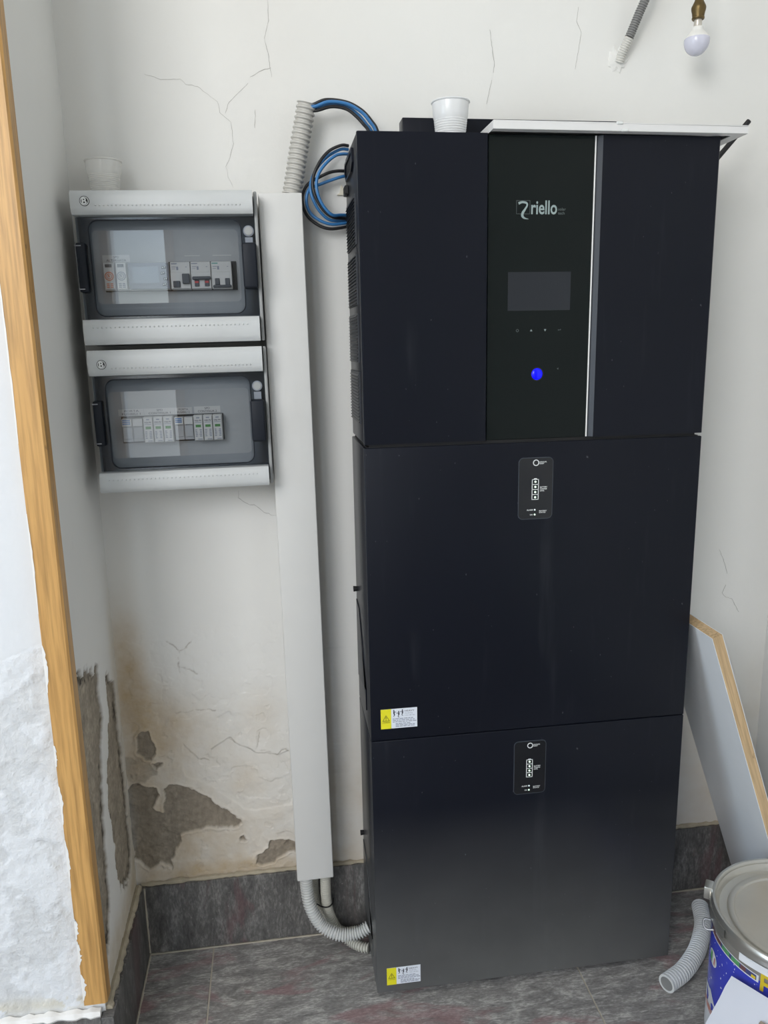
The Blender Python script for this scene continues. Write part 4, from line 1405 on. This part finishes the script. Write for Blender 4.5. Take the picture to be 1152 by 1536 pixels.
flat('maker_mark', [rect(-w + 0.0010, -w + 0.0090, h - 0.0030, h - 0.0018)], DEP + 0.0028, 'teal_print', b_)
fin('toggle_bar', bm_box(-w + 0.0015, w - 0.0010, DEP - 0.0050, DEP - 0.001, 0.0012, 0.0048, 0.0014, 2), 'switch_dark', t)
for dx in (-0.0062, 0.0072):
    fin('toggle', bm_box(dx - 0.0030, dx + 0.0030, DEP - 0.0020, DEP, 0.0048, 0.0135, 0.0005, 1), 'switch_dark', t)


def fuse_holder(x0, x1, label):
    t, w, h = module(e2, 0.0970, 'fuse_holder', label, 'fuse holder', x0, x1, -0.0300, 0.0040)
    for k, (a, b_) in enumerate(((-w, -0.0002), (0.0002, w))):
        p = fin('pole_body', bm_box(a, b_, DEP + 0.004, 0, 0.001, h - 0.001, 0.0005, 1), 'module_grey', t)
        hd = fin('pole_head', bm_box(a + 0.0003, b_ - 0.0003, DEP + 0.001, DEP + 0.004, h - 0.0115, h - 0.0015, 0.0005, 1), 'module_white', t)
        fin('lever', bm_box(a + 0.0008, b_ - 0.0008, DEP + 0.0025, DEP + 0.004, 0.0055, h - 0.0128, 0.0004, 1), 'module_grey', t)
        if k == 0:
            flat('blue_print', [rect(a + 0.0015, b_ - 0.0022, h - 0.0040 - q * 0.0024, h - 0.0024 - q * 0.0024) for q in range(3)], DEP + 0.0008, 'blue_print', hd)


fuse_holder(-0.0845, -0.0562, 'two pole fuse holder with blue print at the hinge end of its row')
fuse_holder(-0.0136, 0.0118, 'two pole fuse holder with blue print between two sets of surge protectors')


def surge_dc(x0, x1, label, group, flag):
    t, w, h = module(e2, 0.0970, 'surge_protector', label, 'surge protector', x0, x1, -0.0312, 0.0045, group)
    w -= 0.0002
    fin('body', bm_box(-w, w, DEP + 0.002, 0, 0, h, 0.0005, 1), 'module_white', t)
    c = fin('cartridge', bm_box(-w + 0.0005, w - 0.0005, DEP, DEP + 0.002, 0.001, h - 0.001, 0.0004, 1), 'module_white', t)
    fin('status_window', bm_box(-0.0036, 0.0036, DEP - 0.0004, DEP, h - 0.0165, h - 0.0130), flag, t)
    text('printed_type', 'V50 PV', -0.0048, 0.0048, h - 0.0085, h - 0.0062, DEP - 0.0002, 'print_black', c, 0.02)
    pr = [rect(-0.0022, 0.0022, h - 0.0042, h - 0.0026), rect(-0.0046, 0.0046, h - 0.0102, h - 0.0095), rect(-0.0015, 0.0046, 0.0022, 0.0032)]
    for q in range(5):
        z = 0.0062 + q * 0.0022
        pr += [rect(-0.0045, -0.0045 + random.uniform(0.0020, 0.0034), z, z + 0.0012), rect(0.0008 + random.uniform(0, 0.001), 0.0044, z, z + 0.0013)]
    flat('fine_print', pr, DEP - 0.0002, 'print_text_grey', c)


DC1 = ['white surge protector against the fuse holder at the hinge end', 'white surge protector, middle one of three under the CONTINUA 1 label', 'white surge protector under CONTINUA 1, against the fuse holder labelled FUSIBILI 2']
DC2 = ['white surge protector with green window under CONTINUA 2, against a fuse holder', 'white surge protector with green window between two others under CONTINUA 2', 'white surge protector with green window at the free end of its row']
for k in range(3):
    surge_dc(-0.0556 + k * 0.0134, -0.0556 + (k + 1) * 0.0134 - 0.0002, DC1[k], 'surge protectors in the lower breaker box', 'green_flag')
for k in range(3):
    surge_dc(0.0122 + k * 0.0132, 0.0122 + (k + 1) * 0.0132 - 0.0002, DC2[k], 'surge protectors in the lower breaker box', 'green_flag')

# ------------------------------------------------------------------ trunking, conduits, cables
tk = thing('cable_trunking', 'tall white plastic cable trunking on the wall beside the breaker boxes', 'trunking', (-0.0852, YW - 0.0028, 0.1465), (0, -math.radians(0.45), 0))
HT = 1.060
fin('channel', bm_box(-0.0285, 0.0285, -0.0480, 0.0, 0.0005, HT - 0.0010, 0.001, 1), 'trunking_white', tk, True)
fin('lid', bm_box(-0.0297, 0.0297, -0.0570, -0.0484, 0.0, HT, 0.0016, 3), 'trunking_white', tk, True)


def conduit(name, label, pts, r, pitch, mat, depth=0.14, sides=18, cat='conduit', group=None):
    o = fin(name, corrugated(pts, r, pitch, sides, depth), mat, None, True)
    return tag(o, label, cat, group)


conduit('corrugated_conduit', 'grey corrugated conduit rising from the top of the trunking', [(-0.0768, 0.138, 1.2085), (-0.0700, 0.139, 1.240), (-0.0640, 0.139, 1.270), (-0.0570, 0.138, 1.300), (-0.0515, 0.135, 1.3260)], 0.0136, 0.0066, 'conduit_grey', 0.16)


def cable(label, pts, mat, r=0.0022):
    o = fin('cable', bm_tube(pts, r, 0.003, 10), mat, None, True)
    return tag(o, label, 'cable')


cable('black cable arching from the conduit mouth over to the cabinet top, outer strand', [(-0.0500, 0.134, 1.3225), (-0.0416, 0.131, 1.3240), (-0.0243, 0.130, 1.3299), (0.0029, 0.130, 1.3273), (0.0233, 0.130, 1.3177), (0.0368, 0.131, 1.3046), (0.0455, 0.133, 1.2913), (0.0520, 0.138, 1.2605)], 'cable_black')
cable('blue cable arching from the conduit mouth, directly under the outer black strand', [(-0.0500, 0.129, 1.3205), (-0.0395, 0.127, 1.3205), (-0.0217, 0.126, 1.3262), (0.0029, 0.126, 1.3240), (0.0225, 0.127, 1.3145), (0.0340, 0.128, 1.3030), (0.0427, 0.130, 1.2900), (0.0480, 0.130, 1.2605)], 'cable_blue')
cable('blue cable arching from the conduit mouth, between the other blue and the inner black strand', [(-0.0500, 0.141, 1.3225), (-0.0390, 0.138, 1.3218), (-0.0197, 0.137, 1.3262), (0.0028, 0.137, 1.3235), (0.0195, 0.137, 1.3135), (0.0300, 0.137, 1.3020), (0.0385, 0.138, 1.2900), (0.0430, 0.139, 1.2605)], 'cable_blue')
cable('black cable arching from the conduit mouth over to the cabinet top, inner strand', [(-0.0520, 0.136, 1.3175), (-0.0382, 0.132, 1.3165), (-0.0177, 0.131, 1.3215), (0.0020, 0.131, 1.3190), (0.0155, 0.131, 1.3100), (0.0250, 0.131, 1.3005), (0.0330, 0.132, 1.2900), (0.0375, 0.132, 1.2605)], 'cable_black')
BK = 0.1545
cable('black cable forming the outermost turn of the loop beside the cabinet', [(0.004, BK + 0.002, 1.2443), (-0.0099, 0.150, 1.2431), (-0.0226, 0.148, 1.2404), (-0.0367, 0.149, 1.2344), (-0.0524, 0.150, 1.2257), (-0.0605, 0.150, 1.2126), (-0.0612, 0.150, 1.1967), (-0.0545, 0.148, 1.1815), (-0.0405, 0.146, 1.1700), (-0.0251, 0.146, 1.1650), (-0.0094, 0.149, 1.1665), (0.005, BK, 1.1700)], 'cable_black')
cable('blue cable next to the outermost black turn of the loop', [(0.004, BK + 0.002, 1.2386), (-0.0088, 0.151, 1.2346), (-0.0229, 0.150, 1.2299), (-0.0399, 0.151, 1.2239), (-0.0500, 0.144, 1.2192), (-0.0556, 0.143, 1.2086), (-0.0556, 0.143, 1.1954), (-0.0496, 0.142, 1.1835), (-0.0362, 0.141, 1.1745), (-0.0221, 0.142, 1.1706), (-0.0064, 0.147, 1.1722), (0.005, BK, 1.1742)], 'cable_blue')
cable('black cable forming the inner turn of the loop beside the cabinet', [(0.006, BK, 1.2775), (-0.0041, 0.148, 1.2765), (-0.0196, 0.143, 1.2693), (-0.0309, 0.139, 1.2589), (-0.0397, 0.136, 1.2459), (-0.0460, 0.135, 1.2317), (-0.0470, 0.134, 1.2174), (-0.0420, 0.134, 1.2017), (-0.0315, 0.135, 1.1865), (-0.0199, 0.138, 1.1795), (-0.0072, 0.146, 1.1793), (0.005, BK, 1.1800)], 'cable_black')
cable('blue cable running close behind the inner black turn of the loop', [(0.006, BK + 0.004, 1.2735), (-0.0042, 0.153, 1.2725), (-0.0211, 0.150, 1.2641), (-0.0345, 0.148, 1.2524), (-0.0425, 0.144, 1.2408), (-0.0490, 0.141, 1.2265), (-0.0500, 0.139, 1.2134), (-0.0445, 0.138, 1.1970), (-0.0360, 0.140, 1.1850), (-0.0245, 0.144, 1.1770), (-0.0090, 0.152, 1.1762), (0.005, BK + 0.005, 1.1775)], 'cable_blue')
cable('blue cable forming the innermost turn of the loop beside the cabinet', [(0.006, BK, 1.2665), (-0.0027, 0.146, 1.2647), (-0.0137, 0.138, 1.2607), (-0.0278, 0.130, 1.2491), (-0.0380, 0.128, 1.2362), (-0.0425, 0.127, 1.2220), (-0.0400, 0.127, 1.2052), (-0.0325, 0.128, 1.1910), (-0.0215, 0.131, 1.1815), (-0.0080, 0.142, 1.1830), (0.005, BK - 0.001, 1.1845)], 'cable_blue')

conduit('corrugated_hose', 'pale corrugated hose curving from the trunking foot, the foremost of three', [(-0.1005, 0.122, 0.1530), (-0.1000, 0.118, 0.125), (-0.0955, 0.109, 0.097), (-0.0800, 0.100, 0.068), (-0.0572, 0.092, 0.0545), (-0.0364, 0.090, 0.0507), (-0.0164, 0.090, 0.0530), (-0.0010, 0.092, 0.0590)], 0.0107, 0.0044, 'conduit_pale', 0.26, cat='hose')
conduit('corrugated_hose', 'beige corrugated hose from the trunking foot, resting on the floor at its end', [(-0.0680, 0.124, 0.1530), (-0.0685, 0.126, 0.120), (-0.0680, 0.128, 0.090), (-0.0635, 0.131, 0.060), (-0.0520, 0.130, 0.032), (-0.0344, 0.122, 0.0140), (-0.0143, 0.106, 0.0112), (-0.0010, 0.100, 0.0112)], 0.0088, 0.0044, 'conduit_beige', 0.28, cat='hose')
conduit('corrugated_hose', 'thin corrugated hose half hidden behind the other two', [(-0.0842, 0.143, 0.1530), (-0.0855, 0.147, 0.120), (-0.0850, 0.1495, 0.090), (-0.0800, 0.1505, 0.062), (-0.0690, 0.1508, 0.040), (-0.0540, 0.1510, 0.019), (-0.0370, 0.1510, 0.0085), (-0.0150, 0.1510, 0.0075)], 0.0064, 0.0038, 'conduit_beige', 0.2, cat='hose')
tie = fin('cable_tie', bm_tube([(-0.0930, 0.1440, 0.0775), (-0.0860, 0.1380, 0.0785), (-0.0760, 0.1220, 0.0835), (-0.0660, 0.1165, 0.0860), (-0.0580, 0.1220, 0.0880), (-0.0565, 0.1330, 0.0885)], 0.0011, 0.003, 6), 'matt_black', None, True)
tag(tie, 'thin black tie binding the hoses below the trunking', 'cable tie')
conduit('corrugated_conduit', 'short grey corrugated conduit lying loose on the floor', [(0.5920, 0.100, 0.0145), (0.5760, 0.062, 0.0145), (0.5590, 0.036, 0.0145), (0.5290, 0.000, 0.0145), (0.4890, -0.033, 0.0145), (0.4500, -0.053, 0.0145)], 0.0142, 0.0056, 'conduit_silver', 0.24)
fin('open_mouth', bm_ring(circle(0, 0, 0.0140, 20), circle(0, 0, 0.0108, 20), -0.0006, 0.0016), 'conduit_pale', bpy.data.objects['corrugated_conduit.001'])
mo = [o for o in bpy.data.objects['corrugated_conduit.001'].children][0]
dirv = Vector((-0.89, -0.455, 0)).normalized()
mo.location = Vector((0.4500, -0.053, 0.0145))
mo.rotation_euler = (0, 0, math.atan2(dirv.y, dirv.x) + math.pi / 2)
ih = fin('hollow', bm_prism(circle(0, 0, 0.0109, 20), 'y', -0.0002, 0.0010), 'conduit_dark', mo)

# conduit that comes down and goes into the wall near the bulb
cw = thing('corrugated_conduit', 'dark corrugated conduit slanting down into the wall left of the bulb', 'conduit', (0.4074, 0.160, 1.398))
cpts = [(0.4085, 0.166, 1.3990), (0.4110, 0.160, 1.4120), (0.4162, 0.152, 1.4274), (0.4275, 0.146, 1.458), (0.4345, 0.142, 1.4760), (0.4480, 0.140, 1.512), (0.4700, 0.140, 1.570)]
fin('painted_end', corrugated(cpts[:3], 0.0068, 0.0030, 14, 0.2), 'conduit_painted', cw, True, cw.location)
fin('sleeve', corrugated(cpts[2:], 0.0066, 0.0030, 14, 0.2), 'conduit_dark', cw, True, cw.location)
bm = bmesh.new()
bmesh.ops.create_icosphere(bm, subdivisions=3, radius=0.014)
for v_ in bm.verts:
    k = 1 + 0.3 * math.sin(v_.co.x * 700) * math.cos(v_.co.z * 500)
    v_.co = Vector((v_.co.x * k, v_.co.y * 0.22, v_.co.z * 1.1 * k))
bmesh.ops.translate(bm, vec=(0.4075, YW, 1.4030), verts=bm.verts)
fin('plaster_patch', bm, 'wall_paint', wb, True)

# bulb and holder
bx, by = 0.4920, 0.100
hd = thing('lamp_holder', 'old brass lamp holder hanging above the white bulb', 'lamp holder', (bx, by, 1.4335))
fin('shell', bm_lathe([(0.0001, 1.4335), (0.0076, 1.4335), (0.0084, 1.4345), (0.0084, 1.4360), (0.0078, 1.4366), (0.0086, 1.4420), (0.0096, 1.4455), (0.0098, 1.4480), (0.0094, 1.4500), (0.0066, 1.4555), (0.0056, 1.4580), (0.0056, 1.4680), (0.0001, 1.4690)], bx, by, 32), 'brass_old', hd, True, hd.location)
fin('wire', bm_tube([(bx, by, 1.468), (bx + 0.001, by + 0.002, 1.60), (bx, by, 2.2), (bx, by, ZC)], 0.0028, 0.05, 8), 'cable_black', hd, True, hd.location)
bl = thing('light_bulb', 'unlit white globe bulb hanging from a brass holder', 'bulb', (bx, by, 1.3880))
fin('screw_base', bm_lathe([(0.0050, 1.4235), (0.0056, 1.4242), (0.0052, 1.4258), (0.0056, 1.4275), (0.0052, 1.4292), (0.0056, 1.4310), (0.0050, 1.4334), (0.0001, 1.4334)], bx, by, 24), 'clear_steel', bl, True, bl.location)
fin('collar', bm_lathe([(0.0050, 1.4245), (0.0074, 1.4240), (0.0080, 1.4200), (0.0105, 1.4172), (0.0138, 1.4136), (0.0160, 1.4108), (0.0168, 1.4094)], bx, by, 32), 'bulb_white', bl, True, bl.location)
gl = [(0.0168, 1.4094)]
for a in np.linspace(-4, 90, 14):
    gl.append((0.0172 * math.cos(math.radians(a)), 1.4072 - 0.0194 * math.sin(math.radians(a))))
gl[-1] = (0.0001, gl[-1][1])
fin('globe', bm_lathe(gl, bx, by, 40), 'bulb_opal', bl, True, bl.location)

# ------------------------------------------------------------------ leaning board
bd = thing('leaning_board', 'white laminated board with raw wood edges leaning on the battery boxes', 'board', (0.6930, 0.05, 0.0), (0, -math.atan(0.346), 0))
bth, y0b, y1b, Lb = 0.0170, -0.0900, 0.0905, 0.612
fin('core', bm_box(0.0008, bth - 0.0008, y0b, y1b, 0.0, Lb), 'raw_chipboard', bd)
fin('laminate', bm_box(0.0, 0.0008, y0b, y1b, 0.0, Lb), 'white_laminate', bd)
fin('laminate', bm_box(bth - 0.0008, bth, y0b, y1b, 0.0, Lb), 'white_laminate', bd)

# ------------------------------------------------------------------ paint bucket
BX, BY, BH = 0.5790, -0.1720, 0.220
bk = thing('paint_bucket', 'blue metal paint bucket with a closed tin lid', 'bucket', (BX, BY, 0.0))
R = 0.1160
fin('body', bm_lathe([(0.0001, 0.002), (R - 0.004, 0.002), (R - 0.004, 0.0), (R - 0.001, 0.0), (R, 0.004), (R, 0.194), (0.0001, 0.194)], 0, 0, 72), 'tinplate', bk, True)
fin('blue_wrap', bm_lathe([(R + 0.0003, 0.058), (R + 0.0003, 0.1775)], 0, 0, 72, 60, 340), 'bucket_blue', bk, True)
fin('white_wrap', bm_lathe([(R + 0.0003, 0.006), (R + 0.0003, 0.058)], 0, 0, 72, 60, 340), 'label_white', bk, True)
fin('neck_band', bm_lathe([(R + 0.0004, 0.1775), (R + 0.0004, 0.2000)], 0, 0, 72), 'tin_worn', bk, True)
fin('locking_ring', bm_lathe([(R + 0.0002, 0.1985), (R + 0.0016, 0.1975), (R + 0.0032, 0.1990), (R + 0.0034, 0.2080), (R + 0.0042, 0.2120), (R + 0.0040, 0.2170), (R + 0.0020, 0.2200), (R - 0.0010, 0.2200), (R - 0.0030, 0.2180), (R - 0.0034, 0.2150)], 0, 0, 72), 'tinplate', bk, True)
lid = fin('lid', bm_lathe([(R - 0.0034, 0.2150), (R - 0.0060, 0.2110), (R - 0.0080, 0.2060), (R - 0.0130, 0.2050), (R - 0.0180, 0.2052), (R - 0.0190, 0.2075), (R - 0.0230, 0.2085), (R - 0.0270, 0.2078), (R - 0.0285, 0.2055), (R - 0.0330, 0.2048), (R * 0.5, 0.2052), (0.0001, 0.2056)], 0, 0, 72), 'tinplate_lid', bk, True)


def cyl_patch(name, loop, r, mat, parent):
    """closed outline in (degrees, z) laid on the bucket wall"""
    bm = bmesh.new()
    cxm = sum(p[0] for p in loop) / len(loop)
    czm = sum(p[1] for p in loop) / len(loop)
    P = lambda a, z: bm.verts.new((r * math.cos(math.radians(a)), r * math.sin(math.radians(a)), z))
    c = P(cxm, czm)
    ring = []
    for (a0, z0), (a1, z1) in zip(loop, loop[1:] + loop[:1]):
        n = max(1, int(abs(a1 - a0) / 3))
        for k in range(n):
            ring.append(P(a0 + (a1 - a0) * k / n, z0 + (z1 - z0) * k / n))
    for k in range(len(ring)):
        bm.faces.new((c, ring[k], ring[(k + 1) % len(ring)]))
    return fin(name, bm, mat, parent, True)


def cyl_band(name, a0, a1, z0, z1, r, mat, parent, slope=0.0):
    bm = bm_lathe([(r, z0), (r, z1)], 0, 0, max(4, int((a1 - a0) / 3)), a0, a1)
    return fin(name, bm, mat, parent, True)


r1 = R + 0.0007
cyl_band('white_line', 150, 209, 0.1735, 0.1752, r1, 'label_white', bk)
cyl_band('white_line', 168, 209, 0.1828, 0.1842, r1 + 0.0002, 'label_white', bk)
cyl_band('white_line', 207.5, 209, 0.1735, 0.1842, r1, 'label_white', bk)
pic = cyl_band('picture_strip', 150, 207.5, 0.1752, 0.1828, r1, 'label_navy', bk)
cyl_band('picture_leaf', 178, 186, 0.1758, 0.1824, r1 + 0.0002, 'label_green', pic)
cyl_band('picture_leaf', 188, 195, 0.1758, 0.1824, r1 + 0.0002, 'label_green', pic)
cyl_band('picture_earth', 160, 176, 0.1758, 0.1824, r1 + 0.0002, 'label_brown', pic)
cyl_band('picture_earth', 196, 200, 0.1758, 0.1824, r1 + 0.0002, 'label_brown', pic)
cyl_band('picture_flower', 204, 207, 0.1758, 0.1800, r1 + 0.0002, 'label_yellow', pic)
ov = cyl_patch('oval_emblem', [(165.5 + 7.0 * math.cos(a), 0.1385 + 0.0115 * math.sin(a)) for a in np.linspace(0, 2 * math.pi, 20, endpoint=False)], r1, 'label_white', bk)
cyl_patch('emblem_leaf', [(160.5, 0.133), (164, 0.129), (165, 0.146), (161.5, 0.147)], r1 + 0.0003, 'label_green', ov)
cyl_patch('emblem_stroke', [(167.5, 0.132), (169.5, 0.131), (170, 0.143), (168.5, 0.144)], r1 + 0.0003, 'label_red', ov)
# yellow capital letter, thick strokes
yl = cyl_band('yellow_letter', 210.3, 212.6, 0.1650, 0.1925, r1 + 0.0006, 'label_yellow', bk)
cyl_band('letter_arm', 212.6, 218.0, 0.1862, 0.1925, r1 + 0.0006, 'label_yellow', yl)
cyl_band('letter_arm', 212.6, 217.0, 0.1745, 0.1800, r1 + 0.0006, 'label_yellow', yl)
cyl_band('letter_arm', 216.5, 219.0, 0.1745, 0.1925, r1 + 0.0006, 'label_yellow', yl)
cyl_patch('side_label', [(152, 0.080), (166, 0.086), (176, 0.070), (174, 0.050), (164, 0.046), (154, 0.052)], r1, 'label_white', bk)
cyl_patch('red_stripe', [(152, 0.056), (166, 0.060), (174, 0.056), (174, 0.050), (164, 0.050), (153, 0.050)], r1 + 0.0003, 'label_red', bk)
cyl_patch('torn_sticker', [(195.5, 0.2015), (205, 0.2030), (214, 0.2040), (224, 0.2030), (224, 0.1925), (213, 0.1930), (204, 0.1918), (195.5, 0.1900)], R + 0.0040, 'label_white', bk)
# closing lever and wire handle loop at the side
lv = bmesh.new()
bm_lathe([(R + 0.0042, 0.1960), (R + 0.0052, 0.1960), (R + 0.0052, 0.2120), (R + 0.0042, 0.2120)], 0, 0, 10, 140, 182, bm=lv)
lever = fin('closing_lever', lv, 'tinplate', bk, True)
bm = bm_box(-R - 0.0135, -R - 0.0010, -0.008, 0.012, 0.2000, 0.2195, 0.0015, 2)
bmesh.ops.rotate(bm, verts=bm.verts, cent=(0, 0, 0), matrix=Matrix.Rotation(math.radians(-38), 3, 'Z'))
fin('lever_hook', bm, 'tinplate', lever, True)
a = math.radians(160)
bm = bm_tube([(math.cos(a) * (R + q), math.sin(a) * (R + q) + s_, z) for q, s_, z in ((0.002, 0.004, 0.188), (0.009, 0.006, 0.187), (0.013, 0.002, 0.182), (0.011, -0.003, 0.177), (0.002, -0.004, 0.178))], 0.0017, 0.002, 8)
fin('wire_loop', bm, 'satin_steel', bk, True)

# sheet of paper leaning against the bucket, scrap of card on it
P0 = Vector((0.4560, -0.2030, 0.1640))
e1v = Vector((0.014, -0.050, 0.013)).normalized()
e2v = Vector((-0.057, -0.020, -0.052)).normalized()
e2v = (e2v - e1v * e2v.dot(e1v)).normalized()
nv = e1v.cross(e2v).normalized()
if nv.dot(CAM - P0) < 0:
    nv = -nv


def sheet(name, o, w, l, th, bend, mat):
    bm = bmesh.new()
    nu, nv_ = 8, 16
    top, bot = [], []
    for i in range(nu + 1):
        for j in range(nv_ + 1):
            u, v_ = i / nu, j / nv_
            p = o + e1v * (w * u) + e2v * (l * v_) + nv * (bend * math.sin(math.pi * v_) * (0.5 + 0.5 * u) + 0.0012 * math.exp(-((v_ - 0.06) / 0.03) ** 2))
            p.z = max(p.z, 0.0006)
            top.append(bm.verts.new(p + nv * th))
            bot.append(bm.verts.new(p))
    I = lambda i, j: i * (nv_ + 1) + j
    for i in range(nu):
        for j in range(nv_):
            for L_ in (top, bot):
                bm.faces.new([L_[q] for q in (I(i, j), I(i + 1, j), I(i + 1, j + 1), I(i, j + 1))])
    edge = [I(i, 0) for i in range(nu + 1)] + [I(nu, j) for j in range(1, nv_ + 1)] + [I(i, nv_) for i in range(nu - 1, -1, -1)] + [I(0, j) for j in range(nv_ - 1, 0, -1)]
    for k in range(len(edge)):
        a_, b_ = edge[k], edge[(k + 1) % len(edge)]
        bm.faces.new((top[a_], top[b_], bot[b_], bot[a_]))
    return fin(name, bm, mat, None, True)


lz = (P0.z - 0.001) / -e2v.z
tag(sheet('paper_sheet', P0, 0.090, lz * 0.995, 0.0003, 0.002, 'paper_white'), 'white sheet of paper leaning against the blue bucket', 'paper')
tag(sheet('card_scrap', P0 + e1v * 0.068 + e2v * 0.029 + nv * 0.0050, 0.05, 0.06, 0.0010, 0.0, 'kraft'), 'brown scrap of card lying on the white paper', 'card')
